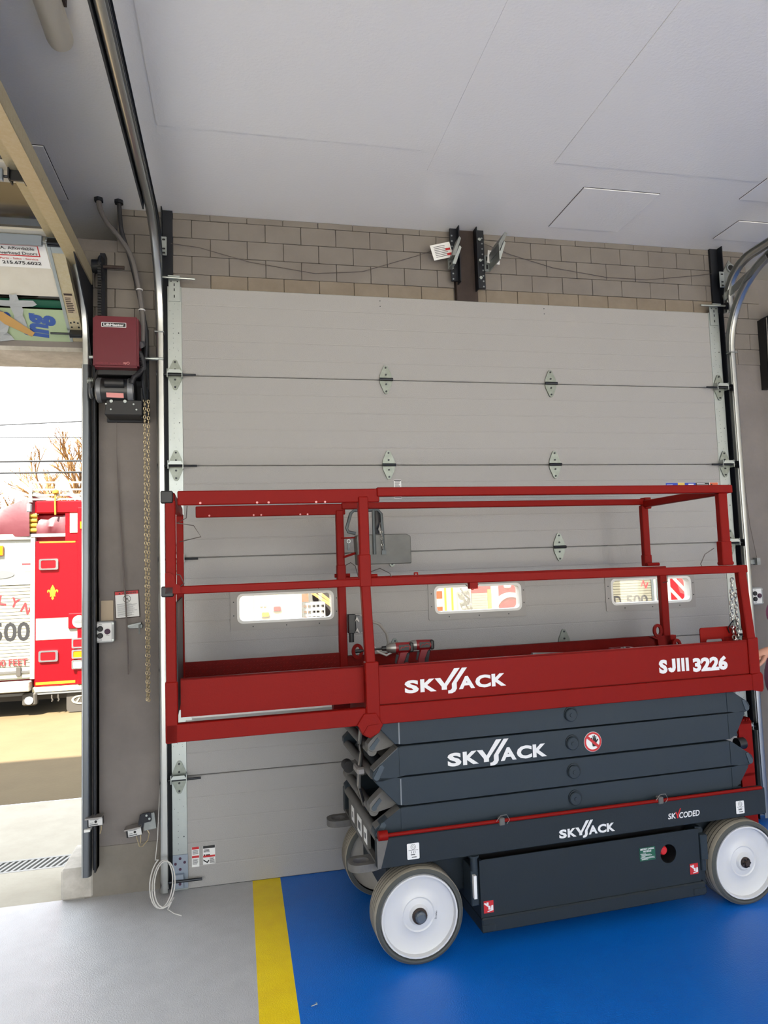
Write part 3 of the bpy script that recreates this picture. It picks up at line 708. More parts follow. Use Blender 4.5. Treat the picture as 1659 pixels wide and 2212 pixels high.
# scissor arms: four folded bars on each side
WB = [.553, .671, .801, .938, 1.068]
def arm(i, v0, v1, near):
    w0, w1 = WB[i]+.004, WB[i+1]-.004
    # i=3 top .. i=0 bottom; even-numbered bars carry a lug low on the left, odd-numbered low on the right
    if i % 2 == 0:
        wl = w0+.004; wr = w1
        poly = [(-.045, w1), (-.060, w1-.006), (-.150, wl+.045), (-.176, wl+.022), (-.176, wl-.004), (-.160, wl-.020), (-.135, wl-.022), (-.03, w0), (1.705, w0), (1.74, w0+.02), (1.80, w1-.01), (1.80, w1+.01), (1.705, w1)]
    else:
        poly = [(-.045, w1), (-.15, w1+.012), (-.165, w1-.01), (-.065, w0+.004), (-.03, w0), (1.705, w0), (1.79, w0-.012), (1.822, w0-.004), (1.835, w0+.018), (1.825, w0+.04), (1.708, w1-.004), (1.69, w1)]
    if i == 3: poly = [(-.048, w1), (-.13, w1), (-.16, w1-.02), (-.070, w0+.004), (-.03, w0), (1.705, w0), (1.79, w0-.012), (1.822, w0-.004), (1.835, w0+.018), (1.825, w0+.04), (1.708, w1-.004), (1.66, w1)]
    a = MB().prism(poly, 'y', v0, v1, .003).build('scissor_arm', 'lift_grey', lift)
    if near:
        # raised weld seams, pivot pin and end lug plate
        MB().box(-.052, -.046, v0-.003, v0+.004, w0+.004, w1-.004).build('weld_seam', 'weld_grey' if i % 2 else 'lift_grey', a)
        MB().box(1.694, 1.699, v0-.0025, v0+.004, w0+.004, w1-.004).build('weld_seam', 'lift_grey', a)
        p = MB().lathe([(.031, .002), (.031, -.010), (.027, -.014), (0, -.014)], (.807, v0, (w0+w1)/2), 'y', 28).build('pivot_pin', 'lift_grey', a, True)
        MB().lathe([(.010, -.013), (.009, -.017), (0, -.017)], (.807, v0, (w0+w1)/2), 'y', 16).build('pin_bolt', 'lift_grey', p, True)
        MB().lathe([(.036, .002), (.036, -.004), (.031, -.004)], (.809, v0, (w0+w1)/2+.004), 'y', 28).build('pin_washer', 'lift_lower', p, True)
        if i % 2 == 0: lug = [(-.158+.014*math.cos(t), w0+.006+.014*math.sin(t)) for t in [PI+PI*k/8 for k in range(9)]]+[(-.122, w0+.045), (-.132, w0+.058), (-.142, w0+.055)]
        else: lug = [(1.812+.014*math.cos(t), w0+.012+.014*math.sin(t)) for t in [-PI*.75+PI*1.1*k/8 for k in range(9)]]+[(1.80, w0+.056), (1.785, w0+.052)]
        MB().prism(lug, 'y', v0-.004, v0+.002).build('lug_plate', 'lug_grey', a)
        if i % 2 == 0: # dusty sloped upper flange seen from the front
            MB().poly([(-.056, v0, w1-.003), (-.056, v1+.012, w1-.003), (-.172, v1+.012, w0+.035), (-.172, v0+.004, w0+.035), (-.060, v0, w1-.010), (-.060, v1+.012, w1-.010), (-.170, v1+.012, w0+.026), (-.170, v0+.004, w0+.026)], [(0, 1, 2, 3), (7, 6, 5, 4), (0, 4, 5, 1), (1, 5, 6, 2), (2, 6, 7, 3), (3, 7, 4, 0)]).build('sloped_flange', 'lift_grey_dusty', a)
    return a
for i in range(4):
    arm(i, .030, .085, True); arm(i, .695, .750, False)
# inner arms
for i in range(4):
    w0, w1 = WB[i]+.004, WB[i+1]-.004
    for v0, v1 in ((.10, .155), (.625, .68)):
        if i % 2: poly = [(.02, w1), (-.05, w1-.01), (-.165, w0+.012), (-.180, w0-.004), (-.178, w0-.030), (-.155, w0-.042), (-.13, w0-.036), (.02, w0), (1.70, w0), (1.70, w1)]
        else: poly = [(.02, w0), (.02, w1), (1.70, w1), (1.80, w0+.03), (1.81, w0-.01), (1.70, w0)]
        a = MB().prism(poly, 'y', v0, v1, .003).build('inner_arm', 'lift_grey_dusty' if i % 2 else 'lift_grey', lift)
        if i % 2 and v0 < .2:
            MB().prism([(-.172+.013*math.cos(t)+.014, w0-.018+.013*math.sin(t)) for t in [PI+PI*k/8 for k in range(9)]]+[(-.122, w0+.012), (-.132, w0+.024)], 'y', v0-.004, v0+.002).build('lug_plate', 'lug_grey', a)
# cross tubes and end pins joining the two sides
for u, w_, r, m in ((-.155, .800, .020, 'lift_grey_dusty'), (-.155, .556, .022, 'lift_grey_dusty'), (-.158, .905, .022, 'lift_grey_dusty'), (-.158, .640, .022, 'lift_grey_dusty'), (1.80, .925, .022, 'lift_grey'), (1.805, .66, .022, 'lift_grey')):
    MB().cyl((u, .105, w_), (u, .735, w_), r, 14).build('cross_tube', m, lift, True)
MB().cyl((-.10, .20, .80), (-.10, .60, .80), .04, 16).build('cylinder_barrel', 'lift_lower', lift, True)
for k, (dv, dw) in enumerate(((0, 0), (.03, .01), (.05, -.01))):
    MB().tube([(-.17, .22+dv, 1.02), (-.19, .20+dv, .92+dw), (-.17, .26+dv, .86), (-.19, .22+dv, .80+dw), (-.20, .20+dv, .72), (-.17, .24+dv, .62), (-.12, .27+dv, .55)], .0065, 8).build('hydraulic_hose', 'cable_grey' if k == 1 else 'plastic_black', lift, True)
MB().box(-.21, -.17, .20, .30, .775, .81, .008).build('hose_clamp', 'latch_grey', lift)
MB().cyl((-.20, .46, .745), (-.20, .52, .745), .028, 16).build('sensor_hub', 'plastic_black', lift, True)
# stop sign decal on the second bar
sg = MB().prism(circ(.918, .866, .047, 40), 'y', .0275, .0292).build('decal', 'sticker_white', lift, label='round no-reaching-in warning decal')
MB().ring(circ(.918, .866, .0455, 40), circ(.918, .866, .0365, 40), 'y', .0262, .0276).build('red_ring', 'sticker_red', sg)
hb = [(.918+x*.04, .866+z*.04) for x, z in ((-.05, -.55), (.32, -.55), (.42, -.2), (.74, .22), (.66, .32), (.46, .12), (.50, .62), (.40, .64), (.34, .2), (.30, .78), (.19, .78), (.18, .2), (.10, .72), (-.01, .70), (.04, .15), (-.12, .50), (-.22, .46), (-.12, -.1))]
MB().prism(hb, 'y', .0262, .0276).build('hand_symbol', 'letter_black', sg)
MB().prism([(.918-.036, .866+.022), (.918-.028, .866+.032), (.918+.036, .866-.022), (.918+.028, .866-.032)], 'y', .0255, .0268).build('red_slash', 'sticker_red', sg)
logo(lift, .176, .826, .497, .056, .0285)
# platform: main deck
MB().box(-.20, 1.885, .012, .735, 1.050, 1.150).build('deck', 'lift_red_worn', lift)
bm_ = MB().box(-.205, 1.892, -.002, .012, 1.046, 1.128, .003).build('side_beam', 'lift_red', lift)
MB().prism([(1.83, 1.128), (1.888, 1.135), (1.898, 1.12), (1.898, 1.05), (1.888, 1.035), (1.86, 1.040), (1.83, 1.046)], 'y', -.006, .05, .003).build('beam_end_cap', 'lift_red', bm_)
pn = MB().box(-.140, 1.828, .004, .012, 1.132, 1.300, .001).box(-.14, 1.828, .004, .022, 1.294, 1.302).build('toe_panel', 'lift_red', lift)
logo(lift, -.022, 1.174, .492, .054, .0035)
text('model_lettering', 'S', 'letter_white', lift, (1.292, .0035, 1.171), .063, .048, bold=.055)
MB().prism([(1.368, 1.235), (1.387, 1.235), (1.387, 1.190), (1.383, 1.178), (1.373, 1.170), (1.360, 1.169), (1.348, 1.175), (1.343, 1.190), (1.361, 1.193), (1.363, 1.188), (1.367, 1.189), (1.368, 1.194)], 'y', .0023, .0033).build('model_lettering', 'letter_white', lift)
for k in range(3): MB().box(1.396+k*.0255, 1.413+k*.0255, .0023, .0033, 1.170, 1.235).build('model_lettering', 'letter_white', lift)
text('model_lettering', '3226', 'letter_white', lift, (1.488, .0035, 1.166), .066, .206, bold=.055)
fpn = MB().box(-.17, 1.89, .722, .734, 1.15, 1.262).box(-.17, 1.78, .715, .734, 1.255, 1.262).build('toe_panel', 'lift_red_worn', lift)
MB().prism([(1.74, 1.262), (1.79, 1.24), (1.80, 1.15), (1.92, 1.15), (1.92, 1.262)], 'y', .700, .735).build('end_plate', 'lift_red', lift)
MB().box(1.875, 1.89, .03, .30, 1.15, 1.25).build('rear_kickplate', 'lift_red', lift)
# main uprights and rails
def post_(u0, u1, v0, v1, w0, w1, name='post', mat='lift_red', bev=.004): return MB().box(u0, u1, v0, v1, w0, w1, bev).build(name, mat, lift)
post_(-.202, -.140, -.006, .040, 1.048, 1.322, 'post_socket')
MB().prism([(-.196, 1.30), (-.152, 1.30), (-.165, 1.668), (-.208, 1.668)], 'y', .0, .036, .004).build('post', 'lift_red', lift); post_(-.214, -.160, -.003, .040, 1.655, 1.800, 'post_socket'); post_(-.208, -.163, .0, .036, 1.79, 2.062)
post_(1.822, 1.884, -.006, .040, 1.128, 1.312, 'post_socket'); MB().prism([(1.826, 1.30), (1.876, 1.30), (1.846, 1.66), (1.798, 1.66)], 'y', .0, .036, .004).build('post', 'lift_red', lift)
post_(1.706, 1.768, -.003, .040, 1.690, 1.815, 'post_socket'); post_(1.712, 1.764, .0, .036, 1.80, 2.066)
FV = .70
post_(-.185, -.140, FV, FV+.036, 1.14, 1.65); post_(-.186, -.138, FV-.003, FV+.04, 1.66, 1.76, 'post_socket'); post_(-.184, -.142, FV, FV+.036, 1.75, 2.06)
post_(1.835, 1.885, FV, FV+.036, 1.14, 1.66); post_(1.735, 1.785, FV-.003, FV+.04, 1.69, 1.76, 'post_socket'); post_(1.737, 1.782, FV, FV+.036, 1.75, 2.066)
def rail(p0, p1, a, b, name='rail', mat='lift_red'): return MB().bar(p0, p1, a, b, bev=.004).build(name, mat, lift)
rail((-.165, .018, 1.675), (1.858, .018, 1.668), .036, .040, 'mid_rail'); rail((-.16, FV+.018, 1.672), (1.885, FV+.018, 1.668), .036, .036, 'mid_rail')
rail((-.120, .018, 2.083), (1.800, .018, 2.088), .036, .042, 'top_rail'); rail((-.15, FV+.018, 2.083), (1.79, FV+.018, 2.088), .036, .036, 'top_rail')
rail((1.775, .03, 2.082), (1.765, FV+.01, 2.075), .036, .042, 'rear_top_rail')
for u, v in ((-.18, .045), (-.165, FV+.045), (1.74, .045), (1.76, FV-.012)):
    MB().cyl((u-.03, v-.01, 1.70), (u+.055, v-.01, 1.70), .011, 10).build('hinge_pin', 'lift_red', lift, True)
# lifting lugs on the toe panels
for u, v, w_ in ((-.085, FV+.01, 1.285), (1.79, FV-.004, 1.295), (.0, .030, 1.262), (1.905, FV-.02, 1.20)):
    MB().ring([(u+.032*math.cos(t), w_+.042*math.sin(t)) for t in [2*PI*k/24 for k in range(24)]], [(u+.014*math.cos(t), w_+.024*math.sin(t)) for t in [2*PI*k/24 for k in range(24)]], 'y', v-.006, v+.006).build('lifting_lug', 'lift_red', lift)
# rear plate with slots, chain
rp = MB().ring(rrect(1.62, 1.845, 1.245, 1.366, .012, 4), rrect(1.655, 1.755, 1.284, 1.304, .009, 4), 'y', .10, .106).build('slotted_plate', 'lift_red', lift)
MB().ring(rrect(1.768, 1.838, 1.276, 1.312, .005, 3), rrect(1.775, 1.832, 1.284, 1.304, .008, 3), 'y', .0985, .1005).build('plate_slot', 'lift_red_worn', rp)
MB().box(1.65, 1.87, .095, .40, 1.15, 1.24).build('plate_bracket', 'lift_red_worn', lift)
chain_links(MB(), [(1.80, .055, 1.61), (1.802, .075, 1.48), (1.808, .085, 1.36), (1.815, .075, 1.26)], .038, .022, .0034).build('chain_links', 'chain_zinc', lift, True)
chain_links(MB(), [(1.815, .055, 1.53), (1.822, .065, 1.40), (1.83, .07, 1.25)], .038, .022, .0034).build('chain_links', 'chain_zinc', lift, True)
MB().tube([(1.795, .06, 1.40), (1.785, .09, 1.36), (1.80, .10, 1.33)], .003, 6).build('chain_hook', 'pin_dark', lift)
# platform: roll-out extension deck
MB().box(-1.048, -.205, -.004, .036, 1.048, 1.122, .003).build('extension_beam', 'lift_red', lift)
MB().box(-1.048, -.205, .70, .735, 1.048, 1.122, .003).build('extension_beam', 'lift_red', lift)
MB().box(-.99, -.195, .040, .046, 1.140, 1.300).box(-.99, -.195, .040, .060, 1.293, 1.300).build('extension_panel', 'lift_red', lift)
MB().box(-.99, -.195, .05, .71, 1.140, 1.152).build('extension_deck', 'lift_red_worn', lift)
ef = MB().box(-1.0, -.18, .706, .714, 1.15, 1.285).build('extension_far_panel', 'lift_red_worn', lift)
mb = MB()
for i in range(46):
    for j in range(7):
        u, w_ = -.985+i*.0172, 1.165+j*.017; s_ = 1 if (i+j) % 2 else -1
        mb.prism([(u-.006, w_-.0035*s_), (u-.001, w_+.001*s_+.0015), (u+.006, w_+.0035*s_), (u+.001, w_-.001*s_-.0015)], 'y', .7035, .7065)
mb.build('lozenges', 'lift_red', ef)
MB().box(-.99, -.23, .688, .700, 1.004, 1.018).build('slide_strip', 'trim_white', lift)
MB().box(-1.0, -.96, .68, .705, .998, 1.022).build('strip_end', 'galvanised', lift)
post_(-1.050, -1.000, -.004, .040, 1.046, 1.296, 'post_socket'); post_(-1.046, -1.004, .0, .036, 1.29, 1.66); post_(-1.044, -1.002, .0, .036, 1.68, 2.052)
post_(-1.03, -.992, FV, FV+.036, 1.10, 1.66); post_(-1.028, -.992, FV, FV+.036, 1.66, 2.05)
MB().prism([(.02, 2.056), (.10, 2.056), (.30, 1.99), (.02, 1.99)], 'x', -1.03, -1.022).build('corner_gusset', 'lift_red', lift)
rail((-1.03, .018, 1.672), (-.19, .018, 1.674), .036, .034, 'mid_rail'); rail((-1.01, FV+.018, 1.655), (-.16, FV+.018, 1.665), .036, .030, 'mid_rail')
r1 = rail((-.994, .016, 2.062), (-.108, .016, 2.068), .014, .062, 'rail_channel'); r2 = rail((-.93, FV+.016, 2.060), (-.130, FV+.016, 2.066), .014, .060, 'rail_channel')
for rr, v, us in ((r1, .016, (-.90, -.66, -.61, -.40, -.36)), (r2, FV+.016, (-.86, -.63, -.59, -.38, -.34))):
    for u in us: MB().cyl((u, v-.0085, 2.040), (u, v-.0072, 2.040), .005, 10).build('bolt_hole', 'sticker_pink', rr)
rail((-1.02, .03, 1.672), (-1.01, FV+.01, 1.660), .030, .036, 'front_mid_rail'); rail((-1.02, .03, 2.066), (-1.01, FV+.01, 2.06), .030, .044, 'front_top_rail')
for w_, h_ in ((2.066, .044), (1.668, .036)): MB().box(-1.062, -1.012, -.008, .030, w_-h_/2-.004, w_+h_/2+.004, .004).build('rail_end_cap', 'plastic_black', lift)
MB().box(-1.008, -1.0, .05, .70, 1.15, 1.62).build('shaded_gate_panel', 'plastic_black', lift)  # black stands in for shade on the inner face of the front board
MB().prism([(-1.046, 1.66), (-1.046, 1.745), (-1.030, 1.75), (-1.012, 1.735), (-1.004, 1.70), (-.985, 1.69), (-.985, 1.66)], 'y', -.008, -.002).build('hinge_ear', 'lift_red', lift)
# deck bracket and pivot under the near corner
MB().prism([(-.235, 1.046), (-.25, 1.05), (-.215, 1.10), (-.16, 1.10), (-.13, 1.046), (-.15, 1.012), (-.19, .992), (-.225, 1.010)], 'y', -.012, .030, .003).build('pivot_bracket', 'lift_red', lift)
MB().prism([(-.224+.0, 1.012)]+[(-.205+.016*math.cos(t), 1.018+.016*math.sin(t)) for t in [PI+PI*.7*k/8 for k in range(9)]]+[(-.150, 1.036), (-.150, 1.052), (-.20, 1.048)], 'y', -.016, -.011).build('pivot_plate', 'lift_red', lift)
MB().cyl((-.30, .30, 1.09), (-.22, .30, 1.09), .028, 14).build('deck_roller', 'lift_red_worn', lift, True)
# thin retaining wires
for pts in ([(-.155, .05, 1.72), (-.10, .08, 1.735), (-.05, .09, 1.71), (-.035, .09, 1.67)], [(-.15, FV, 1.75), (-.11, FV, 1.77), (-.085, FV, 1.75), (-.07, FV, 1.69)],
            [(-.165, .045, 2.05), (-.15, .07, 2.0), (-.16, .07, 1.9), (-.155, .06, 1.82)], [(1.70, .05, 1.78), (1.65, .06, 1.75), (1.62, .06, 1.70), (1.625, .05, 1.675)],
            [(-.955, .03, 2.03), (-.96, .06, 1.98), (-1.0, .07, 1.96), (-.93, .10, 1.95), (-.90, .10, 1.90), (-.99, .10, 1.88)], [(-1.0, -.006, 1.74), (-.985, -.008, 1.735), (-.97, -.006, 1.70), (-.99, -.006, 1.685)],
            [(1.85, FV, 1.66), (1.875, FV-.02, 1.63), (1.87, FV-.02, 1.59), (1.85, FV, 1.585)], [(.30, .03, 1.645), (.33, .02, 1.62), (.36, .02, 1.645)]):
    MB().tube(pts, .0022, 5).build('retaining_wire', 'wire_thin', lift)
MB().box(.31, .35, .0, .03, 1.625, 1.655).build('rail_catch', 'lift_red', lift)
MB().ring(rrect(.045, .065, 1.69, 1.712, .004, 2), rrect(.051, .059, 1.697, 1.706, .003, 2), 'y', .014, .02).build('rail_tab', 'lift_red', lift)
MB().box(1.755, 1.80, FV-.01, FV+.045, 2.045, 2.115, .004).build('rail_latch', 'lift_red', lift)
# control box hung on the far rail
cb = MB().prism([(-.085, 1.755), (-.092, 1.90), (-.085, 1.918), (.19, 1.918), (.214, 1.905), (.214, 1.755)], 'y', .615, .70, .004).build('control_box', 'box_alu', lift)
MB().tube([(-.095, .62, 1.925), (-.135, .62, 1.935), (-.143, .62, 1.955), (-.118, .62, 2.035), (-.10, .62, 2.05), (.035, .62, 2.05), (.052, .62, 2.03), (.055, .62, 1.93), (.058, .615, 1.81)], .009, 10).build('guard_bar', 'tube_grey', cb, True)
MB().tube([(.005, .61, 2.05), (.005, .61, 1.81)], .009, 10).build('guard_bar', 'tube_grey', cb, True)
MB().box(.045, .070, .606, .616, 1.808, 1.83).build('guard_foot', 'tube_grey', cb)
MB().tube([(.02, .62, 1.92), (.02, .62, 1.945), (.018, .62, 1.955), (.025, .62, 1.99), (.022, .62, 2.03), (.018, .62, 2.045)], [.020, .012, .017, .021, .019, .014], 14).build('joystick', 'plastic_black', cb, True)
chain_links(MB(), [(.045, .605, 1.93), (.048, .604, 1.88), (.05, .604, 1.83)], .022, .013, .002).build('chain_links', 'chain_zinc', cb)
MB().tube([(.035, .61, 2.02), (.04, .605, 1.96), (.045, .604, 1.93)], .0015, 5).build('retaining_wire', 'wire_thin', cb)
MB().bar((-.15, .70, 1.80), (-.09, .66, 1.82), .008, .012).build('box_hanger', 'lift_red', cb)
MB().bar((-.16, .70, 1.905), (-.09, .66, 1.905), .006, .008).build('box_hanger', 'lift_red', cb)
MB().ring(circ(-.130, 1.885, .010, 16), circ(-.130, 1.885, .0078, 16), 'y', .64, .643).build('key_ring', 'galvanised', cb)
MB().box(-.135, -.126, .64, .645, 1.835, 1.876).build('key_tag', 'tube_grey', cb)
# power connector on the far post
cn = MB().box(-.140, -.100, .66, .70, 1.388, 1.49, .003).build('connector_box', 'plastic_black', lift)
MB().prism([(-.10, 1.39), (-.10, 1.482), (-.075, 1.482), (-.055, 1.468), (-.055, 1.40), (-.075, 1.39)], 'y', .655, .70).build('connector_hood', 'plastic_grey', cn)
MB().cyl((-.122, .68, 1.34), (-.122, .68, 1.39), .014, 12).build('cable_gland', 'plastic_black', cn, True)
for z in (1.465, 1.405): MB().prism([(-.108, z-.015), (-.095, z+.012), (-.082, z-.012), (-.085, z-.018), (-.098, z-.004)], 'y', .648, .656).build('latch', 'latch_grey', cn)
MB().tube([(-.06, .66, 1.45), (-.02, .655, 1.45), (.03, .65, 1.43), (.065, .64, 1.38), (.07, .63, 1.33), (.055, .62, 1.29)], .0075, 8).build('power_cable', 'cable_grey', cn, True)
MB().tube([(-.06, .60, 1.40), (-.04, .59, 1.34), (0.0, .58, 1.29), (.045, .58, 1.27), (.07, .58, 1.28), (.075, .58, 1.32)], .006, 8).build('power_cable', 'cable_white', cn, True)
# entry ladder at the rear end
for v in (.20, .55): MB().box(1.90, 1.985, v, v+.015, .25, .84).build('ladder_side', 'lift_red', lift)
for z in (.26, .55, .825):
    stp = MB().box(1.90, 1.985, .20, .565, z, z+.015).build('ladder_step', 'lift_red', lift)
    mb = MB()
    for i in range(8): mb.prism([(1.903+i*.0103, z+.015), (1.907+i*.0103, z+.030), (1.911+i*.0103, z+.015)], 'y', .205, .56)
    mb.build('teeth', 'lift_red', stp)
MB().box(1.86, 1.91, .21, .55, .44, .50).build('ladder_mount', 'lift_lower', lift)
MB().cyl((1.855, .17, .735), (1.90, .17, .735), .03, 16).build('cable_reel', 'plastic_black', lift, True)

# ------------------------------------------------------------------ things lying on the platform
def lp(u, v, w_): # local lift point -> world
    return (1.045+u*math.cos(TH)-v*math.sin(TH), -1.05+u*math.sin(TH)+v*math.cos(TH), w_)
def drill(u, v, rz, label, lng):
    d = thing('power_drill', label, 'drill', lp(u, v, 1.1505), TH+rz, group='drills on the platform', world=False)
    MB().prism(rrect(-.045, .075, 0, .062, .012, 4), 'y', -.032, .032, .004).build('battery', 'plastic_black', d, True)
    MB().prism([(-.020, .055), (.026, .055), (.026, .12), (.046, .172), (-.006, .172), (-.024, .12)], 'y', -.015, .015, .006).build('grip', 'tool_red', d, True)
    MB().prism([(.010, .058), (.030, .058), (.030, .12), (.048, .165), (.030, .165), (.012, .12)], 'y', -.017, .017, .004).build('grip_rubber', 'plastic_black', d, True)
    MB().prism([(-.028, .115), (-.018, .115), (-.008, .155), (-.020, .155)], 'y', -.011, .011).build('trigger', 'plastic_black', d)
    MB().lathe([(0, .062), (.018, .060), (.025, .05), (.026, -.02), (.025, -.03)], (0, 0, .190), 'x', 20).build('motor_housing', 'tool_red', d, True)
    MB().box(.042, .064, -.025, .025, .166, .214, .006).build('end_cap', 'plastic_black', d)
    MB().lathe([(.026, -.026), (.025, -.045), (.019, -.062), (.013, -.072), (0, -.073)], (0, 0, .190), 'x', 20).build('gear_case', 'tool_metal', d, True)
    MB().lathe([(.013, -.068), (.011, -.092), (0, -.093)], (0, 0, .190), 'x', 14).build('chuck', 'plastic_black', d, True)
    MB().box(-.012, .040, -.0275, -.024, .178, .206).build('brand_plate', 'plastic_black', d)
    MB().tube([(-.006, -.0278, .184), (.004, -.0278, .196), (.010, -.0278, .190), (.022, -.0278, .198), (.036, -.0278, .194)], .0013, 5).build('script_mark', 'sticker_red', d)
    if lng:
        MB().cyl((-.09, 0, .190), (-.215, 0, .184), .0055, 10).build('long_bit', 'plastic_black', d, True)
        MB().cyl((-.195, 0, .185), (-.225, 0, .1835), .0095, 10).build('socket_tip', 'plastic_black', d, True)
    return d
drill(.045, .30, -.05, 'red and black cordless driver with a long black bit on the lift platform', True)
drill(.172, .36, -.12, 'short red and black cordless drill right behind the long-bit driver', False)
tb = thing('parts_tray', 'open red tray of small fittings on the lift platform', 'tray', lp(1.46, .56, 1.1505), TH, world=False)
MB().ring(rrect(-.062, .062, -.05, .05, .01, 3), rrect(-.056, .056, -.044, .044, .008, 3), 'z', 0, .072).box(-.058, .058, -.046, .046, 0, .006).build('tray_shell', 'tool_red', tb)
MB().ring(rrect(-.068, .068, -.056, .056, .012, 3), rrect(-.056, .056, -.044, .044, .008, 3), 'z', .068, .074).build('tray_rim', 'tool_red', tb)
for dx, dy in ((-.02, 0), (.01, .02), (.03, -.015)): MB().cyl((dx, dy, .006), (dx+.01, dy, .078), .007, 8).build('fitting', 'galvanised', tb)
p0, p1 = Vector(lp(.925, .655, 1.206)), Vector(lp(1.64, .66, 1.168))
tb2 = MB().cyl(p0, p1, .0155, 14).build('metal_tube', 'galvanised', None, True); tag(tb2, 'bare metal tube lying on the lift platform', 'tube')
# ------------------------------------------------------------------ raised door of the open bay (bottom section tilted in the curve, the rest flat overhead)
d2 = thing('door_2', 'raised white sectional door over the open bay with a taped-up pane and a dealer sticker', 'door', (-2.4, -.3, 3.0), kind='structure')
A2, B2 = Vector((0, .06, 3.10)), Vector((0, -.495, 3.452))
ax = (B2-A2).normalized(); nrm = Vector((1, 0, 0)).cross(ax); nrm = nrm if nrm.z < 0 else -nrm   # inner face looks down into the bay
SL = (B2-A2).length
def q2(x, s, d): # x, distance up the section, offset towards the bay
    p = A2+ax*s+nrm*d; return (x, p.y, p.z)
def slab(mb, x0, x1, s0, s1, d0, d1):
    v = [q2(x, s, d) for d in (d0, d1) for s in (s0, s1) for x in (x0, x1)]
    return mb.poly(v, [(0, 2, 3, 1), (4, 5, 7, 6), (0, 1, 5, 4), (2, 6, 7, 3), (0, 4, 6, 2), (1, 3, 7, 5)])
X0, X1 = -4.22, -.612
bs = slab(slab(slab(MB(), X0, X1, .30, SL-.02, -.045, 0), X0, X1, 0, .028, -.045, 0), X0, X0+.08, .028, .30, -.045, 0).build('door_section', 'door2_white', d2)
slab(MB(), X1, X1+.066, 0, SL-.01, -.045, .004).build('end_stile', 'galvanised_warm_lit', bs)
slab(MB(), X1-.012, X1+.004, 0, SL-.01, -.045, .010).build('stile_edge', 'galvanised', bs)
slab(MB(), X0+.08, X1-.01, .03, .30, -.030, -.024).build('pane', 'pane_dark', bs)
card = slab(MB(), -1.30, X1-.012, -.01, .215, .001, .004).build('cardboard', 'card_green', bs, label='green and blue printed cardboard patch')
RT = Matrix((Vector((1, 0, 0)), ax, Vector((1, 0, 0)).cross(ax))).transposed().to_euler()   # text plane on the inner face
if Vector((1, 0, 0)).cross(ax).dot(nrm) < 0: RT = Matrix((Vector((1, 0, 0)), ax, Vector((1, 0, 0)).cross(ax))).transposed().to_euler()
def on2(x, s, d=.006): return q2(x, s, d)
def text2(name, s_, mat, parent, x, s, size, width=None, bold=0, turn=0):
    r = Matrix((Vector((1, 0, 0)), ax, Vector((1, 0, 0)).cross(ax))).transposed()
    o = text(name, s_, mat, parent, None, size, width, rot=(r @ Matrix.Rotation(turn, 3, 'Z')).to_euler(), bold=bold, thick=0)
    o.location = Vector(on2(x, s)); return o
text2('card_print', 'ing', 'card_blue', card, -0.742, .02, .12, .16, .05, PI*.5-.15)
text2('card_print', 'go', 'card_blue', card, -0.987, .15, .06, .08, .03, -.3)
def crumple(mb, x0, x1, s0, s1, nx, ns, amp):
    g = [[q2(x0+(x1-x0)*i/nx+random.uniform(-.3, .3)*(x1-x0)/nx, s0+(s1-s0)*j/ns+random.uniform(-.25, .25)*(s1-s0)/ns, .008+random.random()*amp) for i in range(nx+1)] for j in range(ns+1)]
    vs = [p for r in g for p in r]; n = nx+1
    return mb.poly(vs, [(j*n+i, j*n+i+1, (j+1)*n+i+1, (j+1)*n+i) for j in range(ns) for i in range(nx)])
crumple(MB(), -1.45, -.93, .0, .21, 9, 6, .016).build('tape_sheet', 'tape_grey', bs)
crumple(MB(), -1.6, -.76, .235, .275, 12, 2, .006).build('tape_strip', 'tape_grey', bs)
crumple(MB(), -.88, -.83, .08, .31, 2, 7, .006).build('tape_strip', 'tape_grey', bs)
MB().poly([q2(-1.02, .22, .012), q2(-.93, .20, .018), q2(-.80, .06, .012), q2(-.82, .03, .012), q2(-.94, .12, .02)], [(0, 1, 2, 3, 4)]).build('torn_card', 'card_kraft', bs)
slab(MB(), -1.6, X1-.012, .215, .262, -.020, -.012).build('pane_shadow', 'sticker_green', bs)
lab = slab(MB(), -.945, -.632, .475, .615, .001, .003).build('dealer_sticker', 'sticker_white', bs, label='dealer sticker with red frame')
mb = MB()
for a, b, c, d in ((-.885, -.668, .602, .607), (-.885, -.668, .542, .547), (-.885, -.880, .542, .607), (-.673, -.668, .542, .607)): slab(mb, a, b, c, d, .003, .0045)
mb.build('sticker_frame', 'sticker_red', lab)
text2('sticker_print', 'A.A. Affordable', 'letter_black', lab, -.874, .579, .017, .185, .01)
text2('sticker_print', 'Overhead Doors', 'letter_black', lab, -.874, .552, .017, .195, .01)
text2('sticker_print', 'Parts - Sales - Service', 'sticker_red', lab, -.862, .523, .010, .18, .01)
text2('sticker_print', '215.675.6022', 'letter_black', lab, -.857, .496, .018, .185, .02)
wl = slab(MB(), X1+.012, X1+.056, .20, .33, .005, .0062).build('warning_label', 'board_beige', bs)
mb = MB()
for i in range(9): slab(mb, X1+.015, X1+.053-.012*random.random(), .205+i*.0115, .210+i*.0115, .0062, .0068)
slab(mb, X1+.013, X1+.055, .316, .328, .0062, .0068)
mb.build('fine_print', 'rust_steel', wl)
def hinge2(c, a, b, name='roller_hinge'): # c centre, a along the seam normal
    h = thing(name, '', '') if False else None
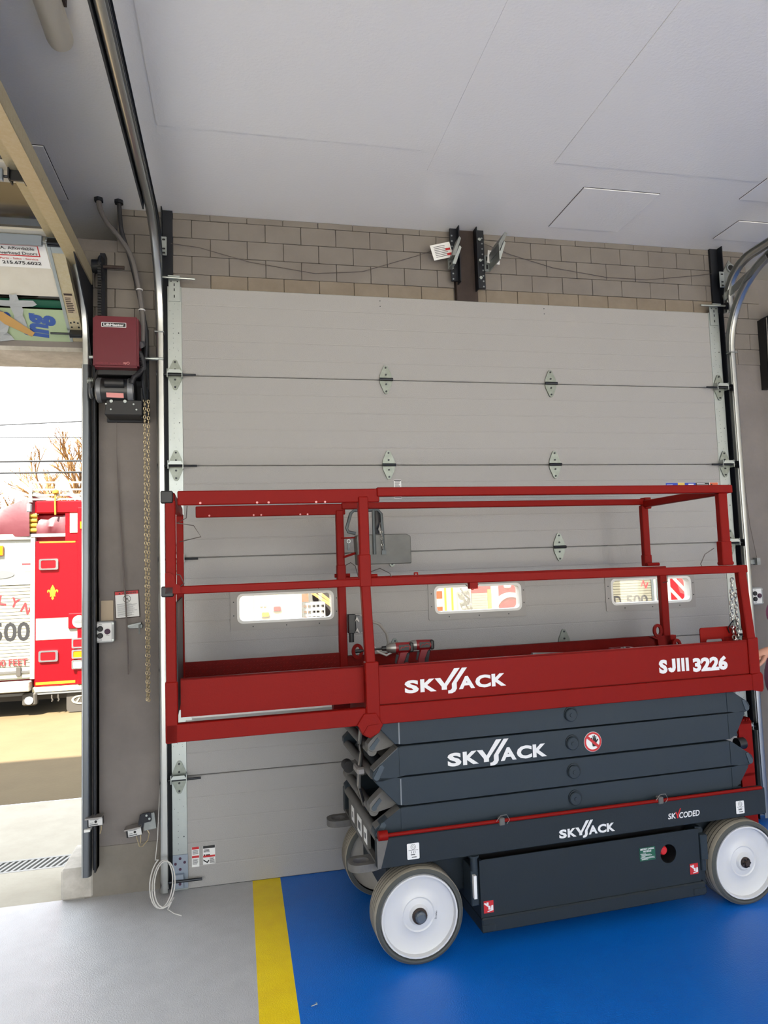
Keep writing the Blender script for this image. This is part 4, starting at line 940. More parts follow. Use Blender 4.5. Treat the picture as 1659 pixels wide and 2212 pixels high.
for s_, nm in ((.075, 'bottom_bracket'), (SL-.01, 'roller_hinge')):
    h = slab(slab(MB(), X1+.004, X1+.064, s_+.012, s_+.085, .004, .008), X1+.004, X1+.064, s_-.075 if s_ > .2 else s_-.03, s_-.012, .004, .008).build(nm, 'galvanised_warm_lit' if s_ < .2 else 'galvanised', bs)
    slab(slab(MB(), X1+.002, X1+.066, s_+.002, s_+.012, .004, .05), X1+.002, X1+.066, s_-.012, s_-.002, .004, .05).build('roller_carrier', 'pin_dark', h)
    MB().cyl(q2(X1-.10, s_, .03), q2(X1+.13, s_, .03), .006, 10).build('roller_stem', 'galvanised_dull' if s_ > .2 else 'pin_dark', h, True)
    mb = MB()
    for dx, ds in ((.015, .03), (.052, .03), (.015, .06), (.034, .065), (.052, .06)): mb.cyl(q2(X1+dx, s_+ds, .0075), q2(X1+dx, s_+ds, .0095), .0055, 8)
    mb.build('bolt_holes', 'pin_dark', h)
# flat overhead sections
ZT = 3.452
for k in range(6):
    y1, y0 = -.50-k*.595, -.50-(k+1)*.595
    sc = MB().box(X0, X1, y1-.055, y1, ZT, ZT+.045).box(X0, X1, y0+.004, y0+.10, ZT, ZT+.045).box(X0, X0+.09, y0, y1, ZT, ZT+.045).build('door_section', 'door2_white', d2)
    MB().box(X0+.09, X1, y0+.10, y1-.055, ZT+.012, ZT+.018).build('pane', 'pane_dark', sc)
    MB().box(X1, X1+.066, y0+.003, y1-.003, ZT-.004, ZT+.045).build('end_stile', 'galvanised_warm_lit', sc)
    h = MB().prism([(X1+.004, y0+.012), (X1+.012, y0+.075), (X1+.036, y0+.085), (X1+.060, y0+.055), (X1+.062, y0+.012)], 'z', ZT-.010, ZT-.005).build('roller_hinge', 'galvanised', sc)
    MB().box(X1+.002, X1+.008, y0-.03, y0+.03, ZT-.05, ZT-.005).box(X1+.058, X1+.064, y0-.03, y0+.03, ZT-.05, ZT-.005).box(X1+.002, X1+.064, y0-.012, y0-.004, ZT-.05, ZT-.005).build('roller_carrier', 'pin_dark', h)
    MB().cyl((X1-.10, y0, ZT-.03), (X1+.13, y0, ZT-.03), .006, 10).build('roller_stem', 'pin_dark', h, True)
    if k < 2: MB().box(X0+.1, X1-.02, y1-.02, y1+.0, ZT-.055, ZT-.004, .002).build('strut', 'bracket_blue', sc)
# its right-hand track
t2 = thing('door_track', 'cream-lit steel track and angle of the open bay, right side', 'door track', (-.50, -.05, .14), group='door tracks')
R2, zc2 = .37, 3.06; yc2 = -.03
vert = [(yc2, .148), (yc2, 1.0), (yc2, 2.0), (yc2, 2.93)]
MB().sweep(track_profile(1), path_yz(-.515, vert), (1, 0, 0)).build('vertical_track', 'track_old', t2, True)
MB().sweep(track_profile(1), path_yz(-.515, [(yc2, 2.93), (yc2, zc2)]+[(yc2-R2+R2*math.cos(a), zc2+R2*math.sin(a)) for a in [PI/2*i/12 for i in range(1, 13)]]), (1, 0, 0)).build('curved_track', 'track_steel', t2, True)
MB().sweep(track_profile(1), path_yz(-.515, [(yc2-R2, zc2+R2), (-2.2, zc2+R2), (-4.4, zc2+R2)]), (1, 0, 0)).build('horizontal_track', 'track_steel', t2, True)
MB().tube([(-.536, yc2-.027, .150), (-.536, yc2-.027, 1.5), (-.536, yc2-.027, 2.93)], .0042, 8).build('track_lip', 'track_steel', t2, True)  # edge bead in brighter steel, drawn as the highlight line of the track
MB().box(-.488, -.482, -4.4, -.06, 3.395, 3.475).box(-.545, -.482, -4.4, -.06, 3.392, 3.397).build('track_angle', 'galvanised_warm_lit', t2)
MB().box(-.492, -.470, -.012, .049, .165, 3.0).box(-.478, -.470, -.05, .049, .165, 3.0).build('wall_angle', 'black_steel', t2)
MB().prism([(-.49, 3.40), (-.16, 3.18), (-.10, 3.05), (-.04, 2.94), (-.005, 2.94), (-.005, 3.42), (-.06, 3.475), (-.49, 3.475)], 'x', -.494, -.489).build('back_plate', 'black_steel', t2)

# ------------------------------------------------------------------ door opener on the pier
op = thing('door_opener', 'maroon chain-hoist door opener with black motor on the concrete pier', 'door opener', (-.34, .0, 2.63))
MB().box(-.42, -.19, .02, .049, 2.62, 3.17).build('back_plate', 'black_steel', op)
MB().box(-.452, -.232, -.10, .03, 2.86, 3.17, .004).build('gear_box', 'motor_black', op)
cv = MB().box(-.462, -.222, -.165, -.035, 2.888, 3.178, .010, 2).build('cover', 'opener_maroon', op, True)
bd = MB().ring(rrect(-.416, -.286, 3.112, 3.139, .003, 2), rrect(-.413, -.289, 3.115, 3.136, .002, 2), 'y', -.1675, -.165).build('badge_frame', 'letter_white', cv)
MB().box(-.414, -.288, -.1665, -.165, 3.114, 3.137).build('badge', 'letter_black', cv)
text('badge_print', 'LiftMaster', 'letter_white', cv, (-.405, -.167, 3.119), .0135, .108, bold=.035)
text('cover_print', 'LOGIC 5.0', 'opener_maroon_edge', cv, (-.445, -.1655, 2.905), .009, .062, bold=.01)
text('cover_print', 'Security 2.0', 'opener_maroon_edge', cv, (-.372, -.1655, 2.905), .008, .055, bold=.01)
text('cover_print', 'my', 'sticker_pink', cv, (-.302, -.1655, 2.906), .009, .017, bold=.01)
MB().ring(circ(-.277, 2.911, .0075, 16), circ(-.277, 2.911, .0055, 16), 'y', -.1668, -.165).build('cover_print', 'sticker_pink', cv)
mo = MB().lathe([(0, -.125), (.058, -.122), (.066, -.115), (.068, -.10), (.068, .075), (.066, .085), (0, .09)], (-.335, -.085, 2.775), 'x', 32).build('motor', 'motor_black', op, True)
MB().lathe([(.0685, .048), (.0705, .050), (.0705, .078), (.0685, .080)], (-.335, -.085, 2.775), 'x', 32).build('motor_band', 'motor_grey', mo, True)
MB().lathe([(.066, -.118), (.071, -.112), (.071, -.092), (.068, -.090)], (-.335, -.085, 2.775), 'x', 32).build('motor_band', 'motor_grey', mo, True)
MB().cyl((-.40, -.152, 2.80), (-.30, -.152, 2.80), .026, 18).build('capacitor', 'plastic_black', mo, True)
MB().poly([(-.395, -.150, 2.748), (-.305, -.150, 2.745), (-.305, -.138, 2.722), (-.395, -.138, 2.725), (-.395, -.146, 2.748), (-.305, -.146, 2.745), (-.305, -.134, 2.722), (-.395, -.134, 2.725)], [(0, 1, 2, 3), (7, 6, 5, 4), (0, 4, 5, 1), (1, 5, 6, 2), (2, 6, 7, 3), (3, 7, 4, 0)]).build('rating_label', 'sticker_pink', mo)
MB().prism([(-.41, 2.63), (-.21, 2.63), (-.21, 2.715), (-.40, 2.715)], 'y', -.12, .03, .004).build('base_bracket', 'plastic_black', op)
mb = MB()
for x in (-.372, -.300): mb.cyl((x, -.13, 2.705), (x, -.10, 2.705), .009, 10)
for x, z in ((-.40, 2.69), (-.255, 2.69), (-.24, 2.66), (-.375, 2.66)): mb.cyl((x, -.127, z), (x, -.115, z), .005, 8)
mb.build('bolts', 'galvanised', op)
MB().cyl((-.500, -.06, 2.972), (-.455, -.06, 2.972), .011, 14).cyl((-.50, -.06, 2.972), (-.10, -.06, 2.972), .0085, 12).cyl((-.17, -.06, 2.972), (-.125, -.06, 2.972), .011, 14).build('drive_shaft', 'galvanised', op, True)
MB().lathe([(.020, 0), (.045, .004), (.050, .012), (.040, .020), (.042, .024), (0, .026)], (-.495, -.085, 2.775), 'x', 24).build('pulley', 'motor_grey', op, True)
mb = MB()
for k in range(4): mb.lathe([(.016, .001), (.018, .004), (.016, .007)], (-.503+k*.009, -.085, 2.83), 'x', 14)
mb.cyl((-.505, -.085, 2.83), (-.46, -.085, 2.83), .012, 12).build('brake_spring', 'galvanised', op, True)
MB().poly([(-.478, -.13, 2.78), (-.468, -.13, 2.78), (-.442, -.10, 2.89), (-.452, -.10, 2.89), (-.478, -.05, 2.78), (-.468, -.05, 2.78), (-.442, -.05, 2.89), (-.452, -.05, 2.89)], [(0, 1, 2, 3), (7, 6, 5, 4), (0, 4, 5, 1), (1, 5, 6, 2), (2, 6, 7, 3), (3, 7, 4, 0)]).build('drive_belt', 'rubber', op)
MB().lathe([(0, -.008), (.085, -.006), (.092, -.002), (.092, .002), (.085, .006), (0, .008)], (-.198, -.09, 2.80), 'x', 28).build('chain_wheel', 'black_steel', op, True)
MB().box(-.225, -.185, -.08, .03, 2.62, 2.80, .004).build('chain_guide', 'black_steel', op)
MB().tube([(-.225, -.12, 2.99), (-.205, -.12, 2.95), (-.200, -.12, 2.90), (-.220, -.13, 2.865), (-.25, -.15, 2.835), (-.262, -.155, 2.80)], .0145, 12).build('flex_conduit', 'conduit_black', op, True)
mb = MB()
for i in range(18):
    t = i/17; p = Vector((-.222, -.12, 2.985)).lerp(Vector((-.205, -.12, 2.90)), t*2) if t < .5 else Vector((-.205, -.12, 2.90)).lerp(Vector((-.258, -.153, 2.82)), t*2-1)
    mb.lathe([(.0145, -.002), (.0165, 0), (.0145, .002)], p, 'z', 12)
mb.build('conduit_ribs', 'conduit_black', op)['kind'] = 'stuff'
# drive sprocket and roller chain up to the door shaft
sp = thing('drive_sprocket', 'black sprocket and drive chain above the maroon opener', 'sprocket', (-.45, -.05, 3.19))
MB().lathe([(0, -.012), (.055, -.010), (.062, -.004), (.062, .004), (.055, .010), (0, .012)], (-.435, -.06, 3.50), 'x', 28).build('sprocket_wheel', 'black_steel', sp, True)
MB().lathe([(0, -.03), (.038, -.028), (.040, .02), (0, .022)], (-.455, -.06, 3.50), 'x', 20).build('coupler', 'black_steel', sp, True)
MB().cyl((-.44, -.06, 3.50), (-.31, -.06, 3.50), .011, 14).build('door_shaft', 'rust_steel', sp, True)
for yy in (-.115, -.005):
    mb = MB(); z = 3.195
    while z < 3.50:
        mb.box(-.444, -.426, yy-.006, yy+.006, z, z+.011); z += .0155
    mb.build('chain_links', 'motor_black', sp)
MB().box(-.449, -.421, -.018, .049, 3.20, 3.60).build('chain_plate', 'black_steel', sp)
# electrical conduits
for pts, nm, r in (([(-.448, -.06, 3.90), (-.44, -.06, 3.84), (-.40, -.055, 3.76), (-.335, -.05, 3.68), (-.275, -.04, 3.58), (-.245, -.035, 3.45), (-.225, -.03, 3.32), (-.215, -.03, 3.19), (-.215, -.05, 3.06)], 'left', .0145),
                   ([(-.340, -.05, 3.90), (-.335, -.05, 3.82), (-.325, -.05, 3.72), (-.29, -.035, 3.60), (-.255, -.02, 3.45), (-.210, -.015, 3.22), (-.197, -.02, 3.10), (-.20, -.04, 2.96)], 'right', .0125)):
    c = thing('conduit', 'grey flexible conduit dropping from the ceiling, %s of the two' % nm, 'conduit', pts[-1], group='conduits to the opener')
    # smooth the run
    P = [Vector(p) for p in pts]; S = []
    for i in range(len(P)-1):
        a, b, c_, d = P[max(i-1, 0)], P[i], P[i+1], P[min(i+2, len(P)-1)]
        for k in range(5):
            t = k/5; S.append(.5*((2*b)+(c_-a)*t+(2*a-5*b+4*c_-d)*t*t+(3*b-a-3*c_+d)*t**3))
    S.append(P[-1])
    MB().tube(S, r, 10).build('pipe', 'conduit' if nm == 'left' else 'conduit_black', c, True)
    MB().cyl((pts[0][0], pts[0][1], 3.885), (pts[0][0], pts[0][1], 3.904), .026, 6).build('locknut', 'black_steel', c)
    if nm == 'left':
        for k, z in enumerate((3.385, 3.265)):
            MB().lathe([(.018, -.004), (.020, 0), (.018, .004)], (-.232+k*.012, -.032, z), 'z', 14).build('cable_tie', 'letter_white', c)
        MB().cyl((-.215, -.05, 3.06), (-.222, -.09, 3.04), .019, 12).build('connector', 'motor_grey', c, True)
# hand chain
hc = chain_links(MB(), [(-.200, -.10, 2.86), (-.199, -.10, 2.0), (-.196, -.10, 1.055)], .030, .0185, .0029, 6)
chain_links(hc, [(-.188, -.095, 1.06), (-.183, -.095, 2.0), (-.180, -.095, 2.72)], .030, .0185, .0029, 6)
hco = hc.build('hand_chain', 'chain_brass', None, True); tag(hco, 'long looped steel hand chain hanging from the opener', 'chain', kind='stuff')
# release rope
rp_ = MB().tube([(-.368, .02, 2.62), (-.369, .025, 2.45), (-.362, .025, 2.30), (-.352, .025, 2.10), (-.336, .022, 1.80), (-.320, .012, 1.55), (-.312, .004, 1.38), (-.310, .012, 1.19)], [.0012, .0012, .004, .0045, .0045, .0045, .0045, .004], 7).build('release_rope', 'rope_grey', None, True)
tag(rp_, 'twisted grey release rope hanging down the concrete pier', 'rope')
# junction board, push-button station, warning sign, keeper
bd_ = tag(MB().box(-.458, -.392, .038, .050, 1.475, 1.603, .001).build('backing_board', 'board_beige'), 'small beige backing board above the push-button box left of the warning sign', 'board')
def station(x0, x1, z0, z1, label, y=.05, yr=.07):
    s = thing('button_station', label, 'switch', ((x0+x1)/2, y, z0), group='push-button stations')
    b = MB().prism(rrect(x0, x1, z0, z1, .012, 3), 'y', y-.055, y-.0005, .003).build('housing', 'station_grey', s)
    MB().prism(rrect(x0+.014, x1-.014, z0+.010, z1-.010, .003, 2), 'y', y-.0575, y-.055).build('face_plate', 'sticker_white', s)
    w_, h_ = x1-x0, z1-z0
    for dx, dz, m in ((.30, .66, 'letter_black'), (.30, .34, 'letter_black'), (.66, .52, 'purple_dot')):
        MB().lathe([(.0155, 0), (.0155, -.006), (.013, -.009), (0, -.009)], (x0+w_*dx, y-.057, z0+h_*dz), 'y', 20).build('push_button', m, s, True)
    for t_, dx, dz in (('OPEN', .22, .84), ('CLOSE', .22, .12), ('STOP', .60, .32)): text('button_print', t_, 'letter_grey', s, (x0+w_*dx, y-.058, z0+h_*dz), .005, .017, bold=.01)
    for dx in (.07, .93):
        for dz in (.12, .88): MB().cyl((x0+w_*dx, y-.057, z0+h_*dz), (x0+w_*dx, y-.054, z0+h_*dz), .005, 8).build('screw', 'galvanised', s)
    return s
station(-.485, -.380, 1.372, 1.490, 'grey three-button switch box on the pier beside the open bay')
station(3.705, 3.800, 1.398, 1.515, 'grey three-button switch box on the pier right of the lift')
ws = thing('warning_sign', 'square red-topped warning sign on the concrete pier', 'sign', (-.315, .045, 1.50), 0, world=False); ws.rotation_euler = (0, -.045, 0)
MB().box(-.066, .066, -.001, .004, 0, .155).build('sign_edge', 'rust_steel', ws); MB().box(-.062, .062, -.0022, .0, .005, .150).build('sign_face', 'sticker_white', ws)
MB().box(-.062, .062, -.0030, -.002, .133, .151).build('red_header', 'sticker_red', ws)
text('sign_print', 'WARNING', 'letter_black', ws, (-.026, -.0031, .1365), .011, .076, bold=.02)
MB().prism([(-.044, .136), (-.032, .136), (-.038, .147)], 'y', -.004, -.003).build('alert_triangle', 'letter_black', ws)
MB().ring(circ(0, .108, .021, 28), circ(0, .108, .0185, 28), 'y', -.0030, -.0021).build('prohibition_ring', 'letter_black', ws)
MB().bar((-.013, -.0026, .121), (.013, -.0026, .095), .0025, .0008, up=(0, 1, 0)).bar((-.011, -.0026, .10), (.006, -.0026, .112), .003, .0008, up=(0, 1, 0)).build('prohibition_slash', 'letter_black', ws)
bars(MB(), -.054, .054, .012, .084, 13, -.0022, .32).build('fine_print', 'letter_grey', ws)
ck = thing('chain_keeper', 'small zinc chain keeper bracket under the warning sign', 'bracket', (-.27, .04, 1.42))
MB().box(-.312, -.235, .030, .050, 1.440, 1.462, .002).prism([(-.31, 1.462), (-.24, 1.475), (-.24, 1.466), (-.31, 1.45)], 'y', .0, .03).build('keeper_plate', 'galvanised_dull', ck)
MB().cyl((-.250, .010, 1.470), (-.250, .010, 1.410), .004, 8).build('keeper_pin', 'galvanised_dull', ck)
ck2 = thing('chain_keeper', 'small bracket with a bolt hole on the pier above the right-hand switch box', 'bracket', (3.76, .04, 1.68))
MB().box(3.715, 3.80, .030, .050, 1.672, 1.705, .002).box(3.785, 3.812, .01, .05, 1.668, 1.715).build('keeper_plate', 'galvanised_dull', ck2)
MB().cyl((3.735, .026, 1.688), (3.735, .031, 1.688), .008, 12).build('bolt_hole', 'seal_black', ck2)
tag(MB().box(3.715, 3.765, .046, .0499, 1.53, 1.64).build('wall_plate', 'board_beige'), 'thin beige plate on the pier above the right-hand switch box', 'plate')
# safety sensors near the floor
def sensor(cx, cz, y, tilt, label, arm):
    s = thing('safety_sensor', label, 'sensor', (cx, y, cz-.04), group='safety sensors', world=False); s.rotation_euler = (0, tilt, 0)
    MB().box(-.040, .040, -.005, .035, .016, .062, .003).build('housing', 'plastic_black', s)
    f = MB().box(-.030, .040, -.008, -.004, .020, .058, .001).build('face', 'sensor_white', s)
    MB().box(-.043, .043, -.034, .030, .063, .070).build('hood', 'latch_grey', s)
    MB().lathe([(.007, 0), (.006, -.002), (.003, -.002), (0, 0)], (.006, -.008, .041), 'y', 16).build('lens', 'letter_black', s)
    MB().box(-.022, .020, -.009, -.0078, .052, .054).box(-.024, -.006, -.009, -.0078, .036, .038).box(-.026, .016, -.009, -.0078, .025, .030).build('print', 'letter_grey', s)
    MB().tube([(.03, .01, .016), (.028, .012, -.01), (.022, .01, -.03)], .003, 6).build('lead', 'chain_brass', s)
    return s
s1 = sensor(-.472, .432, -.055, -.04, 'black and white safety sensor clipped to the open-bay track near the floor', 0)
MB().box(-.05, -.02, -.03, .03, .0, .012).build('clip', 'trim_white', s1)
s2 = sensor(-.275, .345, -.02, -.12, 'black and white safety sensor on a bent black arm beside the closed door', 1)
MB().bar((.035, .005, .055), (.055, .01, .115), .012, .03).build('arm', 'black_steel', s2); MB().prism(rrect(.045, .098, .075, .125, .010, 3), 'y', .0, .008).build('arm_plate', 'black_steel', s2)
for p in ((.075, .112), (.088, .092)): MB().cyl((p[0], -.004, p[1]), (p[0], .002, p[1]), .006, 10).build('arm_bolt', 'galvanised', s2)
MB().box(.05, .115, .012, .03, .03, .115).build('mount_plate', 'galvanised_dull', s2)
MB().tube([(.045, .02, .08), (.06, .03, .04), (.072, .03, .005), (.06, .03, -.03), (.03, .03, -.055), (.015, .02, -.05), (.005, .02, .015)], .0028, 6).build('lead', 'chain_brass', s2)
# loose cable: thin wire from above, coil above the floor
P = [(-.135, .02, 2.75), (-.125, .02, 2.3), (-.130, .02, 1.8), (-.128, .02, 1.2), (-.135, .0, .75), (-.155, -.04, .30), (-.165, -.06, .20)]
loops = []
for k in range(2*22+14):
    t = k/22.0; a = PI*.62+2*PI*t; g = 1-.06*t
    sv = math.sin(a)*g
    loops.append((-.128+.055*math.cos(a)*(1+.05*math.sin(5*t))+.010*t, -.150+.075*sv-.010*t, .112+.100*sv+.004*math.sin(4*t)))
cbm = MB().tube(P, .0022, 6); cbm.tube([P[-1]]+loops+[(-.085, -.235, .012), (-.05, -.275, .005), (-.012, -.307, .004)], .0034, 7)
cbl = cbm.build('loose_cable', 'cable_white', None, True); tag(cbl, 'white cable hanging down the pier and coiled by the door corner', 'cable')
# thin wires on walls
for k, (pts, lab) in enumerate((([(-.48, .03, 2.6), (-.475, .03, 2.2), (-.47, .03, 1.8), (-.465, .03, 1.62)], 'thin wire running down the pier beside the open bay'),
        ([(-.06, .02, 3.70), (.10, .03, 3.69), (.40, .035, 3.62), (.80, .035, 3.57), (1.10, .035, 3.60), (1.45, .03, 3.72), (1.67, .02, 3.80)], 'thin sagging wire across the blocks left of the steel post'),
        ([(1.905, .02, 3.83), (2.1, .03, 3.77), (2.4, .035, 3.70), (2.8, .035, 3.655), (3.1, .035, 3.655), (3.45, .03, 3.70), (3.60, .02, 3.72)], 'thin sagging wire across the blocks right of the steel post'),
        ([(3.74, .03, 2.75), (3.75, .03, 2.2), (3.765, .03, 1.95), (3.80, .03, 1.72)], 'thin wire running down the right-hand pier'))):
    tag(MB().tube(pts, .0022, 5).build('thin_wire', 'wire_thin', None, True), lab, 'wire', 'thin wires')
# opener of the next bay at the right edge
o2 = thing('door_opener', 'dark opener at the right edge of the view, on the next pier', 'door opener', (4.10, 0, 2.95))
MB().box(3.985, 4.25, -.14, .0499, 3.00, 3.42, .008).build('cover', 'black_steel', o2); MB().box(3.96, 4.0, -.02, .0499, 2.9, 3.40).build('back_plate', 'plastic_black', o2)
MB().box(4.0, 4.2, -.145, -.05, 3.425, 3.44).build('bracket', 'galvanised_dull', o2)
MB().cyl((3.985, -.09, 3.18), (4.3, -.09, 3.18), .015, 12).build('drive_shaft', 'galvanised', o2, True)
MB().tube([(3.975, -.03, 3.40), (3.965, -.03, 3.10), (3.97, -.03, 2.6), (3.965, -.01, 2.0)], .004, 6).build('cord', 'cable_grey', o2)
# tubular lamp under the ceiling
lm = thing('tube_light', 'unlit white tubular lamp under the ceiling at upper left', 'lamp', (-.345, -2.1, 3.80))
MB().lathe([(0, -.0), (.03, .002), (.046, .014), (.050, .03), (.050, 1.55), (.046, 1.57), (0, 1.58)], (-.345, -2.95, 3.835), 'y', 24).build('tube', 'lamp_white', lm, True)
for y in (-2.7, -1.7): MB().box(-.36, -.33, y, y+.05, 3.87, CEIL).build('hanger', 'galvanised', lm)
MB().box(-.298, -.285, -2.9, -1.55, 3.84, 3.87).build('wire_channel', 'rust_steel', lm)
# screw on the floor
sc_ = thing('screw', 'tiny metal screw lying on the blue floor', 'screw', (.566, -1.213, 0))
MB().cyl((.556, -1.213, .004), (.576, -1.205, .0035), .0022, 8).build('shank', 'galvanised', sc_); MB().cyl((.576, -1.205, .005), (.579, -1.204, .005), .005, 10).build('head', 'galvanised', sc_)
# ------------------------------------------------------------------ outside: apron, drain, yard
def gz(y): # yard falls gently away from the building
    return 0 if y < .4 else -.012*(y-.4) if y < 2 else -.0192-.022*(y-2) if y < 9 else -.1732
gr = MB()
ys = [1.95, 4, 6.5, 9, 30, 140]
for a, b in zip(ys[:-1], ys[1:]): gr.poly([(-90, a, gz(a)), (90, a, gz(a)), (90, b, gz(b)), (-90, b, gz(b))], [(0, 1, 2, 3)])
st('ground_yard', gr, 'asphalt', 'sunlit tan paved yard outside the open bay', 'ground')
ap = MB()
for a, b in ((.06, .54), (.70, 1.94)): ap.box(XL-6, XR+6, a, b, gz(b)-.10, gz(a) if a < .4 else gz(b))
st('ground_apron', ap, 'apron', 'pale concrete apron in front of the bays', 'ground')
MB().box(XL-6, XR+6, .54, .70, -.14, -.10).build('drain_channel', 'drain_dark', bpy.data.objects['ground_apron'])
st('ground_back', MB().box(-90, 90, -90, BACK_Y-.2, -.14, -.02), 'apron', 'pale forecourt behind the viewer', 'ground')
st('ground_sides', MB().box(XL-90, XL-.2, BACK_Y-.2, .06, -.14, -.03).box(XR+.2, XR+90, BACK_Y-.2, .06, -.14, -.03).box(XL-90, XL-6, .06, 1.95, -.14, -.03).box(XR+6, XR+90, .06, 1.95, -.14, -.03), 'apron', 'pale paving beside the building', 'ground')
gt = thing('drain_grate', 'steel drain grate with slanted bars in the apron', 'drain', (-1.6, .62, -.02))
MB().box(-2.6, -.69, .525, .545, -.03, .001).build('grate_edge', 'grate', gt); MB().box(-2.6, -.69, .695, .715, -.03, .001).build('grate_edge', 'grate', gt)
x = -2.58
while x < -.72:
    MB().prism([(x, .545), (x+.016, .545), (x+.066, .695), (x+.050, .695)], 'z', -.03, .0).build('bar', 'grate', gt); x += .036

# ------------------------------------------------------------------ fire engine seen from behind through the open bay
TY = 6.2
fe = thing('fire_engine', 'red fire engine seen from behind through the open bay', 'fire engine', (-3.02, 9.5, -.17), group='fire engines')
def fb(name, x0, x1, z0, z1, mat, y0=0, y1=.05, bev=0, par=None, label=None): return MB().box(x0, x1, TY+y0, TY+y1, z0, z1, bev).build(name, mat, par or fe, label=label)
MB().box(-4.28, -1.76, TY+.06, TY+7.5, .28, 2.62, .02).build('body', 'truck_red', fe)
MB().box(-4.22, -1.82, TY+7.5, TY+9.2, .30, 2.75, .12, 3).build('cab', 'truck_red', fe)
MB().box(-4.0, -2.0, TY+.3, TY+9, .05, .30).build('frame', 'truck_dark', fe)
for y in (TY+2.2, TY+8.2):
    for x0, x1 in ((-4.24, -3.7), (-2.34, -1.80)):
        w_ = MB().lathe([(0, 0), (.30, 0), (.46, .03), (.50, .08), (.50, x1-x0-.08), (.46, x1-x0-.03), (.30, x1-x0), (0, x1-x0)], (x0, y, gz(y)+.50), 'x', 28).build('wheel', 'rubber', fe, True)
rpn = fb('rear_panel', -2.42, -1.86, .27, 2.24, 'truck_red', -.02, .06, .01); fb('corner_post', -1.87, -1.72, .27, 2.70, 'truck_red', -.05, .06, .012)
fb('rear_panel', -4.28, -3.57, .27, 2.24, 'truck_red', -.02, .06, .01); fb('upper_panel', -2.03, -1.86, 2.24, 2.62, 'truck_red', -.02, .05)
fb('header', -2.42, -1.72, 2.62, 2.80, 'truck_red', -.03, .10, .02)
fb('header', -4.28, -3.57, 2.62, 2.80, 'truck_red', -.03, .10, .02)
fb('gold_line', -2.36, -1.90, 2.215, 2.235, 'truck_gold', -.024, -.018, par=rpn); fb('gold_line', -2.40, -1.90, .295, .33, 'truck_gold', -.024, -.018, par=rpn)
fb('lower_strip', -2.44, -1.72, .20, .265, 'truck_cream', -.03, .05)
fb('reflective_band', -2.40, -1.86, .895, 1.185, 'truck_white', -.026, -.018, par=rpn)
for z0, z1 in ((1.845, 1.995), (.60, .75)):
    l = MB().ring(rrect(-2.36, -2.115, z0, z1, .02, 3), rrect(-2.335, -2.145, z0+.02, z1-.02, .02, 3), 'y', TY-.05, TY-.018).build('lamp_bezel', 'truck_chrome', fe)
    MB().prism(rrect(-2.337, -2.143, z0+.018, z1-.018, .02, 3), 'y', TY-.044, TY-.018).build('lamp_lens', 'lens_red', l)
for z0, z1, m in ((.765, .90, 'lens_red'), (.625, .745, 'lens_amber'), (.485, .605, 'lens_clear')):
    l = MB().ring(rrect(-1.935, -1.73, z0, z1, .015, 3), rrect(-1.915, -1.75, z0+.018, z1-.018, .015, 3), 'y', TY-.075, TY-.045).build('lamp_bezel', 'truck_chrome', fe)
    MB().prism(rrect(-1.917, -1.748, z0+.016, z1-.016, .015, 3), 'y', TY-.07, TY-.045).build('lamp_lens', m, l)
fb('amber_marker', -1.83, -1.76, 2.40, 2.50, 'lens_amber', -.07, -.04)
# fleur-de-lis
fx, fz, fs = -2.19, 1.53, .0155
def F(pts): return [(fx+a*fs, fz+b*fs) for a, b in pts]
fd = MB().prism(F([(0, 7), (1.6, 4), (1.9, 2), (1.2, 0), (.9, -1.2), (-.9, -1.2), (-1.2, 0), (-1.9, 2), (-1.6, 4)]), 'y', TY-.024, TY-.019).build('fleur_petal', 'truck_gold', rpn)
for s_ in (1, -1):
    MB().prism(F([(s_*a, b) for a, b in ((1.1, -1), (1.7, 1.2), (2.6, 2.6), (3.7, 2.8), (4.5, 1.8), (4.4, .5), (3.6, -.2), (3.9, .9), (3.2, 1.4), (2.6, .6), (2.2, -1))]), 'y', TY-.024, TY-.019).build('fleur_petal', 'truck_gold', rpn)
    MB().prism(F([(s_*a, b) for a, b in ((.9, -2.1), (1.9, -2.2), (2.4, -3.2), (1.7, -3.4), (1.0, -3.0))]), 'y', TY-.024, TY-.019).build('fleur_petal', 'truck_gold', rpn)
MB().box(fx-2.1*fs, fx+2.1*fs, TY-.026, TY-.019, fz-2.0*fs, fz-1.2*fs).build('fleur_band', 'truck_gold', rpn)
MB().prism(F([(-.9, -2), (.9, -2), (.8, -4.2), (1.1, -5), (0, -6.4), (-1.1, -5), (-.8, -4.2)]), 'y', TY-.024, TY-.019).build('fleur_petal', 'truck_gold', rpn)
# round maker plate
fb('logo_backing', -1.985, -1.74, 1.03, 1.24, 'truck_red', -.06, -.02, .01)
lg = MB().cyl((-1.845, TY-.068, 1.125), (-1.845, TY-.058, 1.125), .085, 28).build('maker_plate', 'truck_white', fe)
MB().prism(circ(-1.845, 1.125, .065, 20, .022), 'y', TY-.071, TY-.068).build('maker_mark', 'letter_grey', lg)
